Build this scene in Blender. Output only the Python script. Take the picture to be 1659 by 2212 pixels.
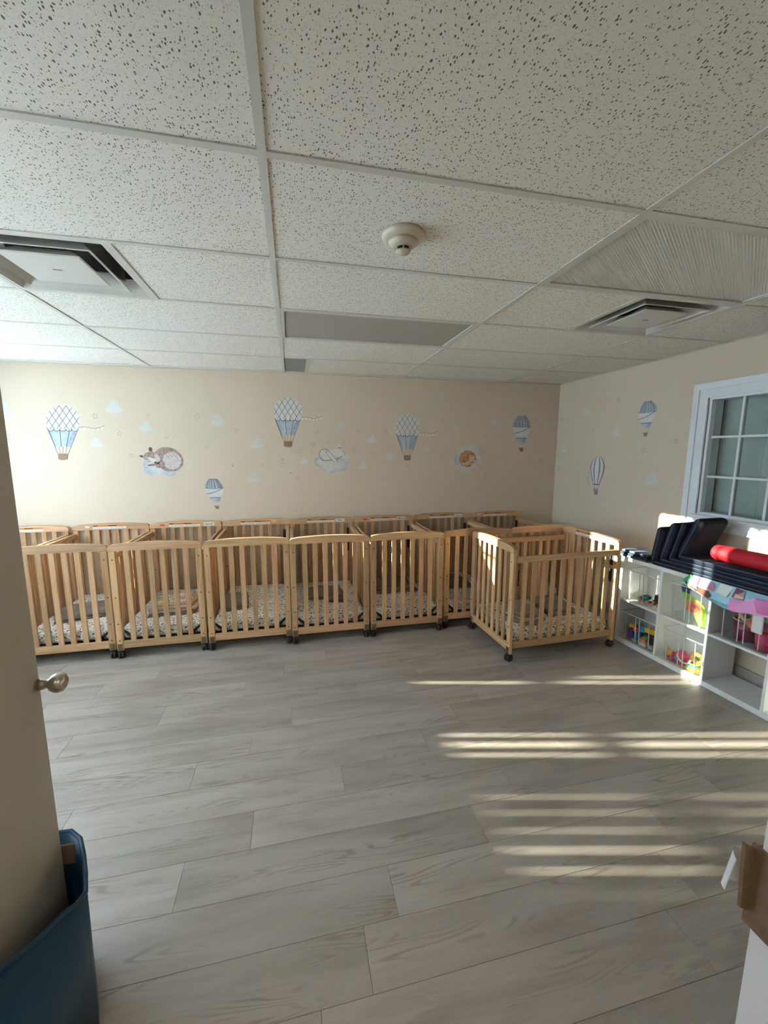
import bpy, bmesh, math, random
from mathutils import Matrix, Vector
random.seed(7)
R = math.radians
for o in list(bpy.data.objects):
    bpy.data.objects.remove(o)
scn = bpy.context.scene
C = scn.collection

# ------------------------------------------------------------------ camera
cam_d = bpy.data.cameras.new('camera')
cam_d.sensor_fit = 'HORIZONTAL'
cam_d.sensor_width = 36.0
cam_d.lens = 880.06 / 1659 * 36
cam_d.clip_start = 0.02
cam = bpy.data.objects.new('camera', cam_d)
C.objects.link(cam)
scn.camera = cam
yaw, pit, rol = 0.22012, -0.14706, 0.00198
f = Vector((math.sin(yaw) * math.cos(pit), math.cos(yaw) * math.cos(pit), math.sin(pit)))
rt = Vector((math.cos(yaw), -math.sin(yaw), 0))
up = rt.cross(f)
r2 = rt * math.cos(rol) + up * math.sin(rol)
u2 = up * math.cos(rol) - rt * math.sin(rol)
m = Matrix((r2, u2, -f)).transposed().to_4x4()
m.translation = (0.0545, -2.4724, 1.6179)
cam.matrix_world = m

# ------------------------------------------------------------------ world, sun, exposure
SKY = 21.0
SUN = 46.0
HALL_FILL = 4.0  # strength of the added fill panels in the hallway
scn.view_settings.view_transform = 'Standard'
scn.view_settings.look = 'None'
scn.view_settings.gamma = 1
scn.view_settings.use_curve_mapping = False
scn.view_settings.exposure = 0.86
w = bpy.data.worlds.new('sky')
scn.world = w
w.use_nodes = True
bg = w.node_tree.nodes['Background']
bg.inputs[0].default_value = (0.44, 0.67, 1.0, 1)
bg.inputs[1].default_value = SKY
sd = bpy.data.lights.new('sun', 'SUN')
sd.energy = SUN
sd.angle = R(0.6)
sd.color = (1.0, 0.90, 0.72)
sun = bpy.data.objects.new('sun', sd)
C.objects.link(sun)
SD = Vector((1.0, -0.219, -0.20)).normalized()
sun.rotation_euler = SD.to_track_quat('-Z', 'Y').to_euler()
sun.location = (-8, 2, 3)

# ------------------------------------------------------------------ materials
def nodes(name):
    mt = bpy.data.materials.new(name)
    mt.use_nodes = True
    nt = mt.node_tree
    return mt, nt, nt.nodes['Principled BSDF']

def N(nt, t, **kw):
    n = nt.nodes.new(t)
    for k, v in kw.items():
        if k.startswith('i_'):
            key = k[2:]
            key = int(key) if key.isdigit() else key.replace('_', ' ')
            n.inputs[key].default_value = v
        else:
            setattr(n, k, v)
    return n

def ramp(nt, fac, stops):
    r = nt.nodes.new('ShaderNodeValToRGB')
    el = r.color_ramp.elements
    while len(el) > 1:
        el.remove(el[-1])
    el[0].position = stops[0][0]
    el[0].color = (*stops[0][1], 1)
    for p, c in stops[1:]:
        e = el.new(p)
        e.color = (*c, 1)
    nt.links.new(fac, r.inputs[0])
    return r.outputs[0]

def flat(name, col, rough=0.6, metal=0.0, var=0.04, scale=12.0, bump=0.0, spec=0.5):
    mt, nt, b = nodes(name)
    tc = N(nt, 'ShaderNodeTexCoord')
    nz = N(nt, 'ShaderNodeTexNoise', i_Scale=scale, i_Detail=3.0)
    nt.links.new(tc.outputs['Object'], nz.inputs['Vector'])
    lo = tuple(max(0, c * (1 - var)) for c in col)
    hi = tuple(min(1, c * (1 + var)) for c in col)
    nt.links.new(ramp(nt, nz.outputs['Fac'], [(0.3, lo), (0.7, hi)]), b.inputs['Base Color'])
    b.inputs['Roughness'].default_value = rough
    b.inputs['Metallic'].default_value = metal
    b.inputs['Specular IOR Level'].default_value = spec
    if bump:
        bp = N(nt, 'ShaderNodeBump', i_Strength=bump, i_Distance=0.004)
        nt.links.new(nz.outputs['Fac'], bp.inputs['Height'])
        nt.links.new(bp.outputs[0], b.inputs['Normal'])
    return mt

def wood(name, axis):
    mt, nt, b = nodes(name)
    tc = N(nt, 'ShaderNodeTexCoord')
    oi = N(nt, 'ShaderNodeObjectInfo')
    ad = N(nt, 'ShaderNodeVectorMath', operation='ADD')
    mu = N(nt, 'ShaderNodeVectorMath', operation='SCALE')
    mu.inputs[0].default_value = (3.1, 7.7, 5.3)
    nt.links.new(oi.outputs['Random'], mu.inputs['Scale'])
    nt.links.new(tc.outputs['Object'], ad.inputs[0])
    nt.links.new(mu.outputs[0], ad.inputs[1])
    mp = N(nt, 'ShaderNodeMapping')
    s = [34, 34, 34]
    s['xyz'.index(axis)] = 1.6
    mp.inputs['Scale'].default_value = s
    nt.links.new(ad.outputs[0], mp.inputs['Vector'])
    nz = N(nt, 'ShaderNodeTexNoise', i_Scale=1.6, i_Detail=6.0, i_Roughness=0.6, i_Distortion=0.8)
    nt.links.new(mp.outputs[0], nz.inputs['Vector'])
    c1 = ramp(nt, nz.outputs['Fac'], [(0.25, (0.385, 0.215, 0.09)), (0.5, (0.555, 0.352, 0.172)), (0.8, (0.65, 0.45, 0.24))])
    hs = N(nt, 'ShaderNodeHueSaturation')
    mh = N(nt, 'ShaderNodeMapRange', i_3=0.484, i_4=0.500)
    fr_ = N(nt, 'ShaderNodeMath', operation='FRACT')
    m7 = N(nt, 'ShaderNodeMath', operation='MULTIPLY')
    m7.inputs[1].default_value = 7.31
    nt.links.new(oi.outputs['Random'], m7.inputs[0])
    nt.links.new(m7.outputs[0], fr_.inputs[0])
    nt.links.new(fr_.outputs[0], mh.inputs[0])
    nt.links.new(mh.outputs[0], hs.inputs['Hue'])
    mr = N(nt, 'ShaderNodeMapRange', i_3=0.74, i_4=1.15)
    nt.links.new(oi.outputs['Random'], mr.inputs[0])
    nt.links.new(mr.outputs[0], hs.inputs['Value'])
    nt.links.new(c1, hs.inputs['Color'])
    nt.links.new(hs.outputs[0], b.inputs['Base Color'])
    b.inputs['Roughness'].default_value = 0.38
    return mt

def clear_plastic(name, tint=(0.93, 0.95, 0.95), gloss=0.10, haze=0.05):
    mt, nt, b = nodes(name)
    nt.nodes.remove(b)
    out = nt.nodes['Material Output']
    tr = N(nt, 'ShaderNodeBsdfTransparent')
    tr.inputs[0].default_value = (*tint, 1)
    gl = N(nt, 'ShaderNodeBsdfGlossy', i_Roughness=0.06)
    df = N(nt, 'ShaderNodeBsdfDiffuse')
    df.inputs[0].default_value = (0.85, 0.88, 0.88, 1)
    m1 = N(nt, 'ShaderNodeMixShader')
    m2 = N(nt, 'ShaderNodeMixShader')
    m1.inputs[0].default_value = haze
    fr = N(nt, 'ShaderNodeLayerWeight', i_Blend=0.12)
    mr = N(nt, 'ShaderNodeMapRange', i_3=gloss * 0.5, i_4=0.5)
    nt.links.new(fr.outputs['Fresnel'], mr.inputs[0])
    nt.links.new(mr.outputs[0], m2.inputs[0])
    nt.links.new(tr.outputs[0], m1.inputs[1])
    nt.links.new(df.outputs[0], m1.inputs[2])
    nt.links.new(m1.outputs[0], m2.inputs[1])
    nt.links.new(gl.outputs[0], m2.inputs[2])
    nt.links.new(m2.outputs[0], out.inputs[0])
    return mt

def emis(name, col, st):
    mt, nt, b = nodes(name)
    b.inputs['Base Color'].default_value = (*col, 1)
    b.inputs['Emission Color'].default_value = (*col, 1)
    b.inputs['Emission Strength'].default_value = st
    return mt

def wall_paint(name, col):
    return flat(name, col, 0.75, var=0.012, scale=2.0, spec=0.25)

def tile_mat():
    mt, nt, b = nodes('mineral_fibre_tile')
    tc = N(nt, 'ShaderNodeTexCoord')
    nz = N(nt, 'ShaderNodeTexNoise', i_Scale=45.0, i_Detail=2.0)
    nt.links.new(tc.outputs['Object'], nz.inputs['Vector'])
    sc = N(nt, 'ShaderNodeVectorMath', operation='SCALE')
    sc.inputs['Scale'].default_value = 0.012
    nt.links.new(nz.outputs['Color'], sc.inputs[0])
    ad = N(nt, 'ShaderNodeVectorMath', operation='ADD')
    nt.links.new(tc.outputs['Object'], ad.inputs[0])
    nt.links.new(sc.outputs[0], ad.inputs[1])
    masks = []
    for scale, thr, prob in ((115.0, 0.31, 0.42), (240.0, 0.28, 0.40)):
        mp = N(nt, 'ShaderNodeMapping')
        mp.inputs['Scale'].default_value = (1.25, 0.8, 0.0)
        nt.links.new(ad.outputs[0], mp.inputs['Vector'])
        vo = N(nt, 'ShaderNodeTexVoronoi', i_Scale=scale)
        vo.voronoi_dimensions = '2D'
        nt.links.new(mp.outputs[0], vo.inputs['Vector'])
        sp = N(nt, 'ShaderNodeSeparateColor')
        nt.links.new(vo.outputs['Color'], sp.inputs[0])
        mr = N(nt, 'ShaderNodeMapRange', i_1=prob, i_2=1.0, i_3=0.0, i_4=thr)
        nt.links.new(sp.outputs[0], mr.inputs[0])
        lt = N(nt, 'ShaderNodeMath', operation='LESS_THAN')
        nt.links.new(vo.outputs['Distance'], lt.inputs[0])
        nt.links.new(mr.outputs[0], lt.inputs[1])
        masks.append(lt.outputs[0])
    hf = N(nt, 'ShaderNodeMath', operation='MULTIPLY')
    hf.inputs[1].default_value = 0.5
    nt.links.new(masks[1], hf.inputs[0])
    mx = N(nt, 'ShaderNodeMath', operation='MAXIMUM')
    nt.links.new(masks[0], mx.inputs[0])
    nt.links.new(hf.outputs[0], mx.inputs[1])
    col = ramp(nt, mx.outputs[0], [(0.0, (0.85, 0.82, 0.75)), (0.5, (0.58, 0.555, 0.49)), (1.0, (0.19, 0.175, 0.14))])
    nt.links.new(col, b.inputs['Base Color'])
    b.inputs['Roughness'].default_value = 0.9
    b.inputs['Specular IOR Level'].default_value = 0.1
    bp = N(nt, 'ShaderNodeBump', i_Strength=0.6, i_Distance=0.003, invert=True)
    nt.links.new(mx.outputs[0], bp.inputs['Height'])
    nt.links.new(bp.outputs[0], b.inputs['Normal'])
    return mt

def plank_mat():
    mt, nt, b = nodes('grey_oak_plank')
    tc = N(nt, 'ShaderNodeTexCoord')
    oi = N(nt, 'ShaderNodeObjectInfo')
    mu = N(nt, 'ShaderNodeVectorMath', operation='SCALE')
    mu.inputs[0].default_value = (13.0, 29.0, 17.0)
    nt.links.new(oi.outputs['Random'], mu.inputs['Scale'])
    ad = N(nt, 'ShaderNodeVectorMath', operation='ADD')
    nt.links.new(tc.outputs['Object'], ad.inputs[0])
    nt.links.new(mu.outputs[0], ad.inputs[1])
    def noise(scale, sy, det, rough, dist):
        mp = N(nt, 'ShaderNodeMapping')
        mp.inputs['Scale'].default_value = (1.0, sy, 1.0)
        nt.links.new(ad.outputs[0], mp.inputs['Vector'])
        n_ = N(nt, 'ShaderNodeTexNoise', i_Scale=scale, i_Detail=det, i_Roughness=rough, i_Distortion=dist)
        nt.links.new(mp.outputs[0], n_.inputs['Vector'])
        return n_
    n1 = noise(1.7, 6.0, 3.0, 0.5, 0.5)          # broad tone along the plank
    n2 = noise(9.0, 22.0, 4.0, 0.65, 0.0)       # fine pores
    n3 = noise(0.9, 11.0, 2.0, 0.5, 0.25)          # contour field for cathedral grain
    sn = N(nt, 'ShaderNodeMath', operation='MULTIPLY')
    sn.inputs[1].default_value = 120.0
    nt.links.new(n3.outputs['Fac'], sn.inputs[0])
    si = N(nt, 'ShaderNodeMath', operation='SINE')
    nt.links.new(sn.outputs[0], si.inputs[0])
    pos = N(nt, 'ShaderNodeMapRange', i_1=0.15, i_2=1.0, i_3=0.0, i_4=1.0)
    nt.links.new(si.outputs[0], pos.inputs[0])
    n4 = noise(1.6, 8.0, 2.0, 0.5, 0.0)          # where the grain shows
    msk = N(nt, 'ShaderNodeMapRange', i_1=0.50, i_2=0.68, i_3=0.0, i_4=0.75)
    nt.links.new(n4.outputs['Fac'], msk.inputs[0])
    gm = N(nt, 'ShaderNodeMath', operation='MULTIPLY')
    nt.links.new(pos.outputs[0], gm.inputs[0])
    nt.links.new(msk.outputs[0], gm.inputs[1])
    sm = N(nt, 'ShaderNodeMath', operation='MULTIPLY_ADD')
    sm.inputs[1].default_value = 0.30
    nt.links.new(n2.outputs['Fac'], sm.inputs[0])
    nt.links.new(n1.outputs['Fac'], sm.inputs[2])
    c0_ = ramp(nt, sm.outputs[0], [(0.42, (0.272, 0.232, 0.20)), (0.62, (0.345, 0.30, 0.265)), (0.85, (0.395, 0.35, 0.312))])
    mxg = N(nt, 'ShaderNodeMix', data_type='RGBA')
    nt.links.new(gm.outputs[0], mxg.inputs[0])
    nt.links.new(c0_, mxg.inputs[6])
    mxg.inputs[7].default_value = (0.215, 0.18, 0.148, 1)
    col = mxg.outputs[2]
    hs = N(nt, 'ShaderNodeHueSaturation')
    mr = N(nt, 'ShaderNodeMapRange', i_3=0.93, i_4=1.07)
    nt.links.new(oi.outputs['Random'], mr.inputs[0])
    nt.links.new(mr.outputs[0], hs.inputs['Value'])
    nt.links.new(col, hs.inputs['Color'])
    nt.links.new(hs.outputs[0], b.inputs['Base Color'])
    b.inputs['Roughness'].default_value = 0.42
    bp = N(nt, 'ShaderNodeBump', i_Strength=0.12, i_Distance=0.002)
    nt.links.new(n2.outputs['Fac'], bp.inputs['Height'])
    nt.links.new(bp.outputs[0], b.inputs['Normal'])
    return mt

def sheet_mat():
    mt, nt, b = nodes('leaf_print_sheet')
    tc = N(nt, 'ShaderNodeTexCoord')
    oi = N(nt, 'ShaderNodeObjectInfo')
    base = None
    out = None
    prev = (0.82, 0.80, 0.76)
    mixn = None
    for scale, thr, col, off in ((52.0, 0.42, (0.10, 0.105, 0.12), 0.0), (46.0, 0.36, (0.33, 0.22, 0.13), 3.7), (56.0, 0.33, (0.24, 0.27, 0.27), 8.1)):
        mp = N(nt, 'ShaderNodeMapping')
        mp.inputs['Location'].default_value = (off, off * 1.3, off)
        mp.inputs['Scale'].default_value = (1.2, 0.9, 1.0)
        nt.links.new(tc.outputs['Object'], mp.inputs['Vector'])
        vo = N(nt, 'ShaderNodeTexVoronoi', i_Scale=scale)
        nt.links.new(mp.outputs[0], vo.inputs['Vector'])
        sp = N(nt, 'ShaderNodeSeparateColor')
        nt.links.new(vo.outputs['Color'], sp.inputs[0])
        mr = N(nt, 'ShaderNodeMapRange', i_1=0.15, i_2=0.75, i_3=0.0, i_4=thr)
        nt.links.new(sp.outputs[1], mr.inputs[0])
        lt = N(nt, 'ShaderNodeMath', operation='LESS_THAN')
        nt.links.new(vo.outputs['Distance'], lt.inputs[0])
        nt.links.new(mr.outputs[0], lt.inputs[1])
        mx = N(nt, 'ShaderNodeMix', data_type='RGBA')
        nt.links.new(lt.outputs[0], mx.inputs[0])
        if out is None:
            mx.inputs[6].default_value = (*prev, 1)
        else:
            nt.links.new(out, mx.inputs[6])
        mx.inputs[7].default_value = (*col, 1)
        out = mx.outputs[2]
    nt.links.new(out, b.inputs['Base Color'])
    b.inputs['Roughness'].default_value = 0.85
    return mt

def stripe_mat(name, cols, scale=26.0):
    mt, nt, b = nodes(name)
    tc = N(nt, 'ShaderNodeTexCoord')
    wv = N(nt, 'ShaderNodeTexWave', i_Scale=scale, i_Distortion=3.0, i_Detail=2.0)
    wv.bands_direction = 'Z'
    nt.links.new(tc.outputs['Object'], wv.inputs['Vector'])
    k = len(cols)
    nt.links.new(ramp(nt, wv.outputs['Fac'], [(i / k, c) for i, c in enumerate(cols)]), b.inputs['Base Color'])
    b.inputs['Roughness'].default_value = 0.9
    return mt

def ribbed_lens(name, col, bump, rough, haze=0.35):
    mt, nt, b = nodes(name)
    tc = N(nt, 'ShaderNodeTexCoord')
    mp = N(nt, 'ShaderNodeMapping')
    mp.inputs['Rotation'].default_value = (0, 0, R(54))
    nt.links.new(tc.outputs['Object'], mp.inputs['Vector'])
    wv = N(nt, 'ShaderNodeTexWave', i_Scale=30.0)
    wv.bands_direction = 'X'
    nt.links.new(mp.outputs[0], wv.inputs['Vector'])
    bp = N(nt, 'ShaderNodeBump', i_Strength=bump, i_Distance=0.004)
    nt.links.new(wv.outputs['Fac'], bp.inputs['Height'])
    nt.links.new(bp.outputs[0], b.inputs['Normal'])
    b.inputs['Base Color'].default_value = (*col, 1)
    b.inputs['Roughness'].default_value = rough
    return mt

def water_mat(name, c1, c2, scale=14.0):
    mt, nt, b = nodes(name)
    tc = N(nt, 'ShaderNodeTexCoord')
    nz = N(nt, 'ShaderNodeTexNoise', i_Scale=scale, i_Detail=3.0)
    nt.links.new(tc.outputs['Object'], nz.inputs['Vector'])
    nt.links.new(ramp(nt, nz.outputs['Fac'], [(0.35, c1), (0.65, c2)]), b.inputs['Base Color'])
    b.inputs['Roughness'].default_value = 0.75
    return mt

M = {}
M['wall'] = wall_paint('cream_wall_paint', (0.645, 0.53, 0.415))
M['wall2'] = wall_paint('door_wall_paint', (0.74, 0.68, 0.58))
M['tile'] = tile_mat()
M['tee'] = flat('white_tee_metal', (0.64, 0.63, 0.575), 0.45, var=0.01)
M['plank'] = plank_mat()
M['slab'] = flat('subfloor', (0.16, 0.14, 0.12), 0.9)
M['woodx'] = wood('pine_along_x', 'x')
M['woody'] = wood('pine_along_y', 'y')
M['woodz'] = wood('pine_along_z', 'z')
M['black_metal'] = flat('black_metal', (0.012, 0.012, 0.013), 0.45)
M['caster'] = flat('black_rubber', (0.014, 0.014, 0.016), 0.4)
M['bronze'] = flat('brown_steel_plate', (0.17, 0.13, 0.085), 0.45, metal=0.6)
M['bolt'] = flat('dark_bolt', (0.045, 0.03, 0.02), 0.5, metal=0.5)
M['sheet'] = sheet_mat()
M['grey_cloth'] = flat('grey_fleece', (0.205, 0.175, 0.16), 0.95, var=0.15, scale=40, bump=0.5)
M['slate_cloth'] = flat('slate_fleece', (0.12, 0.125, 0.145), 0.95, var=0.15, scale=40, bump=0.5)
M['taupe_cloth'] = flat('taupe_fleece', (0.27, 0.225, 0.185), 0.95, var=0.15, scale=40, bump=0.5)
M['print_cloth'] = stripe_mat('cream_rust_print_cloth', [(0.62, 0.54, 0.43), (0.16, 0.13, 0.12), (0.66, 0.58, 0.46), (0.38, 0.16, 0.07), (0.60, 0.52, 0.42)], 9.0)
M['white_trim'] = flat('white_trim_paint', (0.74, 0.76, 0.79), 0.4, var=0.01)
M['white'] = flat('white_laminate', (0.80, 0.81, 0.80), 0.35, var=0.01)
M['orange_lbl'] = flat('orange_print', (0.62, 0.20, 0.03), 0.6)
M['dark_print'] = flat('dark_print', (0.10, 0.05, 0.02), 0.7)
M['paper'] = flat('white_paper', (0.78, 0.78, 0.78), 0.7, var=0.02)
M['pink_lbl'] = flat('pink_paper', (0.75, 0.06, 0.13), 0.7)
M['ink'] = flat('dark_ink', (0.02, 0.02, 0.03), 0.7)
M['glass'] = clear_plastic('window_glass', (0.88, 0.93, 0.92), 0.12, 0.0)
M['clear'] = clear_plastic('clear_plastic', (0.985, 0.99, 0.99), 0.06, 0.025)
M['clear_edge'] = clear_plastic('clear_plastic_edge', (0.96, 0.98, 0.99), 0.25, 0.62)
M['lens_a'] = ribbed_lens('prismatic_lens', (0.74, 0.72, 0.64), 0.8, 0.22)
M['lens_b'] = ribbed_lens('flat_lens', (0.40, 0.375, 0.335), 0.15, 0.45)
M['detector'] = flat('ivory_plastic', (0.60, 0.53, 0.42), 0.3, var=0.01)
M['vent_paint'] = flat('vent_white_paint', (0.62, 0.61, 0.57), 0.4, var=0.02)
M['duct'] = flat('galvanised_duct', (0.30, 0.285, 0.265), 0.45, metal=0.5, var=0.4, scale=9)
M['dark'] = flat('dark_void', (0.012, 0.012, 0.012), 0.9)
M['grey_panel'] = flat('grey_panel', (0.27, 0.28, 0.265), 0.6)
M['door'] = flat('door_paint', (0.44, 0.40, 0.33), 0.5, var=0.015)
M['nickel'] = flat('satin_nickel', (0.52, 0.47, 0.40), 0.28, metal=1.0, var=0.08, scale=60)
M['navy_plastic'] = flat('navy_plastic', (0.005, 0.044, 0.098), 0.45, var=0.1, spec=0.3)
M['cardboard'] = flat('brown_cardboard', (0.19, 0.125, 0.075), 0.85, var=0.12, scale=30)
M['tape'] = flat('shiny_tape', (0.23, 0.16, 0.10), 0.2)
M['navy_mat'] = flat('navy_canvas', (0.009, 0.013, 0.026), 0.85, var=0.2, scale=50)
M['blue_mat'] = flat('blue_piping_canvas', (0.035, 0.06, 0.11), 0.75, var=0.15, scale=40)
M['red'] = flat('red_canvas', (0.62, 0.012, 0.022), 0.65)
M['vane'] = flat('white_vinyl_vane', (0.78, 0.77, 0.74), 0.5, var=0.02)
vt_, nt_, b_v = nodes('translucent_vinyl_vane')
nt_.nodes.remove(b_v)
tl_ = N(nt_, 'ShaderNodeBsdfTranslucent')
tl_.inputs[0].default_value = (0.78, 0.80, 0.83, 1)
dl_ = N(nt_, 'ShaderNodeBsdfDiffuse')
dl_.inputs[0].default_value = (0.80, 0.79, 0.76, 1)
mx_ = N(nt_, 'ShaderNodeMixShader')
mx_.inputs[0].default_value = 0.5
nt_.links.new(dl_.outputs[0], mx_.inputs[1])
nt_.links.new(tl_.outputs[0], mx_.inputs[2])
nt_.links.new(mx_.outputs[0], nt_.nodes['Material Output'].inputs[0])
M['vane'] = vt_
M['curtain'] = flat('pale_grey_curtain', (0.55, 0.59, 0.585), 0.8, var=0.06)
M['closet'] = flat('grey_room_wall', (0.34, 0.36, 0.34), 0.8)
M['base'] = flat('taupe_baseboard', (0.42, 0.38, 0.33), 0.5)
M['ground'] = flat('pale_ground', (0.62, 0.60, 0.56), 0.9, var=0.15, scale=0.6)
# prints
M['p_net'] = flat('print_white', (0.66, 0.64, 0.61), 0.75, var=0.02)
M['p_line'] = flat('print_grey_line', (0.16, 0.18, 0.21), 0.75)
M['p_blue'] = water_mat('print_blue_wash', (0.36, 0.42, 0.48), (0.48, 0.53, 0.58), 18)
M['p_dblue'] = water_mat('print_slate_wash', (0.25, 0.31, 0.38), (0.39, 0.45, 0.51), 24)
M['p_cloud'] = water_mat('print_cloud_wash', (0.57, 0.57, 0.57), (0.635, 0.59, 0.53), 12)
M['p_cloud2'] = water_mat('print_blue_cloud', (0.38, 0.43, 0.50), (0.58, 0.59, 0.60), 10)
M['p_basket'] = flat('print_basket', (0.30, 0.18, 0.12), 0.75, var=0.2, scale=120)
M['p_star'] = flat('print_tan_star', (0.43, 0.34, 0.23), 0.75)
M['p_flag'] = flat('print_cream_flag', (0.74, 0.66, 0.52), 0.75)
M['p_bear'] = water_mat('print_bear_brown', (0.24, 0.15, 0.13), (0.42, 0.31, 0.28), 40)
M['p_bear2'] = water_mat('print_bear_pale', (0.50, 0.42, 0.40), (0.60, 0.54, 0.52), 40)
M['p_beard'] = flat('print_dark_brown', (0.13, 0.065, 0.05), 0.75)
M['p_bun'] = water_mat('print_bunny_cream', (0.60, 0.57, 0.52), (0.68, 0.65, 0.60), 40)
M['p_fox'] = water_mat('print_fox_orange', (0.40, 0.18, 0.06), (0.56, 0.31, 0.13), 30)
M['p_fox2'] = water_mat('print_fox_pale', (0.54, 0.33, 0.20), (0.63, 0.45, 0.30), 30)
M['p_stripe'] = flat('print_mauve', (0.27, 0.22, 0.27), 0.75)

def plastic(name, col, rough=0.3):
    M[name] = flat('plastic_' + name, col, rough, var=0.03)
for nm, c in dict(yellow=(0.75, 0.45, 0.01), orange=(0.75, 0.17, 0.03), blue=(0.01, 0.16, 0.55), sky=(0.03, 0.33, 0.62), green=(0.05, 0.36, 0.09),
                  lime=(0.28, 0.66, 0.06), teal=(0.01, 0.13, 0.15), maroon=(0.20, 0.012, 0.045), pink=(0.72, 0.07, 0.16), mauve=(0.60, 0.24, 0.36), magenta=(0.70, 0.16, 0.46), pale=(0.30, 0.55, 0.66), hotpink=(0.75, 0.10, 0.36),
                  purple=(0.10, 0.035, 0.22), tan=(0.62, 0.40, 0.16), brown=(0.17, 0.055, 0.03), tred=(0.6, 0.02, 0.03), char=(0.04, 0.03, 0.04),
                  bwhite=(0.75, 0.75, 0.72), coral=(0.82, 0.23, 0.10), amber=(0.80, 0.38, 0.05), cyan=(0.10, 0.50, 0.68)).items():
    plastic(nm, c)

# ------------------------------------------------------------------ mesh helpers
class MB:
    def __init__(s):
        s.v, s.f = [], []
    def add(s, v, f):
        n = len(s.v)
        s.v += [tuple(p) for p in v]
        s.f += [tuple(i + n for i in q) for q in f]
        return s
    def box(s, a, b):
        x0, y0, z0 = a
        x1, y1, z1 = b
        return s.add([(x0, y0, z0), (x1, y0, z0), (x1, y1, z0), (x0, y1, z0), (x0, y0, z1), (x1, y0, z1), (x1, y1, z1), (x0, y1, z1)],
                     [(0, 3, 2, 1), (4, 5, 6, 7), (0, 1, 5, 4), (1, 2, 6, 5), (2, 3, 7, 6), (3, 0, 4, 7)])
    def rbox(s, a, b, r=0.01, seg=2, mat=None):
        bm = bmesh.new()
        bmesh.ops.create_cube(bm, size=1)
        for vv in bm.verts:
            vv.co = Vector([a[i] + (vv.co[i] + 0.5) * (b[i] - a[i]) for i in range(3)])
        bmesh.ops.bevel(bm, geom=bm.edges[:], offset=r, segments=seg, profile=0.5, affect='EDGES')
        if mat is not None:
            bm.transform(mat)
        bm.verts.index_update()
        s.add([v.co for v in bm.verts], [[v.index for v in fc.verts] for fc in bm.faces])
        bm.free()
        return s
    def prism(s, poly, d0, d1, fn):
        # poly: 2D points; fn(u, v, d) -> 3D
        n = len(poly)
        v = [fn(u, w_, d0) for u, w_ in poly] + [fn(u, w_, d1) for u, w_ in poly]
        fc = [tuple(range(n))[::-1], tuple(range(n, 2 * n))]
        fc += [(i, (i + 1) % n, n + (i + 1) % n, n + i) for i in range(n)]
        return s.add(v, fc)
    def tube(s, pts, r, n=8, cap=True):
        pts = [Vector(p) for p in pts]
        rs = r if isinstance(r, (list, tuple)) else [r] * len(pts)
        rings = []
        ref = None
        for i, p in enumerate(pts):
            t = (pts[min(i + 1, len(pts) - 1)] - pts[max(i - 1, 0)]).normalized()
            if ref is None:
                ref = Vector((0, 0, 1)) if abs(t.z) < 0.9 else Vector((1, 0, 0))
            a = t.cross(ref).normalized()
            ref = a.cross(t).normalized()
            rings.append([p + (a * math.cos(2 * math.pi * k / n) + ref * math.sin(2 * math.pi * k / n)) * rs[i] for k in range(n)])
        v = [q for g in rings for q in g]
        fc = []
        for i in range(len(pts) - 1):
            for k in range(n):
                fc.append((i * n + k, i * n + (k + 1) % n, (i + 1) * n + (k + 1) % n, (i + 1) * n + k))
        if cap:
            fc.append(tuple(range(n))[::-1])
            fc.append(tuple((len(pts) - 1) * n + k for k in range(n)))
        return s.add(v, fc)
    def lathe(s, prof, n=20, mat=None):
        v, fc = [], []
        m_ = mat or Matrix()
        for r, z in prof:
            for k in range(n):
                a = 2 * math.pi * k / n
                v.append(m_ @ Vector((r * math.cos(a), r * math.sin(a), z)))
        for i in range(len(prof) - 1):
            for k in range(n):
                fc.append((i * n + k, i * n + (k + 1) % n, (i + 1) * n + (k + 1) % n, (i + 1) * n + k))
        if prof[0][0] > 1e-6:
            fc.append(tuple(range(n))[::-1])
        if prof[-1][0] > 1e-6:
            fc.append(tuple((len(prof) - 1) * n + k for k in range(n)))
        return s.add(v, fc)
    def frustum(s, h0, z0, h1, z1, c=(0, 0)):
        v = [(c[0] + sx * h, c[1] + sy * h, z) for h, z in ((h0, z0), (h1, z1)) for sx, sy in ((-1, -1), (1, -1), (1, 1), (-1, 1))]
        return s.add(v, [(i, (i + 1) % 4, 4 + (i + 1) % 4, 4 + i) for i in range(4)])
    def mesh(s, name, mat, smooth=False):
        me = bpy.data.meshes.new(name)
        me.from_pydata(s.v, [], s.f)
        me.materials.append(mat if not isinstance(mat, str) else M[mat])
        if smooth:
            me.polygons.foreach_set('use_smooth', [True] * len(me.polygons))
        me.update()
        return me
    def build(s, name, mat, parent=None, smooth=False):
        return link(name, s.mesh(name, mat, smooth), parent)

def link(name, me, parent=None):
    o = bpy.data.objects.new(name, me)
    C.objects.link(o)
    if parent is not None:
        o.parent = parent
    return o

def tag(o, label, cat, group=None):
    o['label'] = label
    o['category'] = cat
    if group:
        o['group'] = group
    return o

def thing(name, label, cat, loc=(0, 0, 0), rz=0.0, group=None):
    o = bpy.data.objects.new(name, None)
    o.empty_display_size = 0.1
    C.objects.link(o)
    o.location = loc
    o.rotation_euler = (0, 0, rz)
    return tag(o, label, cat, group)

def struct(o):
    o['kind'] = 'structure'
    return o

def B(a, b):
    return MB().box(a, b)

# ------------------------------------------------------------------ room shell
XL, XR, YB, YF, H = -2.80, 3.155, 1.91, -2.03, 2.40
WINL = (-1.80, 1.76, 0.72, 2.32)            # left wall window y0 y1 z0 z1
DX0, DX1, DZ = -0.66, 0.85, 2.15            # doorway

fl = struct(B((XL - 0.1, YF - 2.0, -0.06), (XR + 0.1, YB + 0.1, -0.006)).build('floor', 'slab'))
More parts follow.
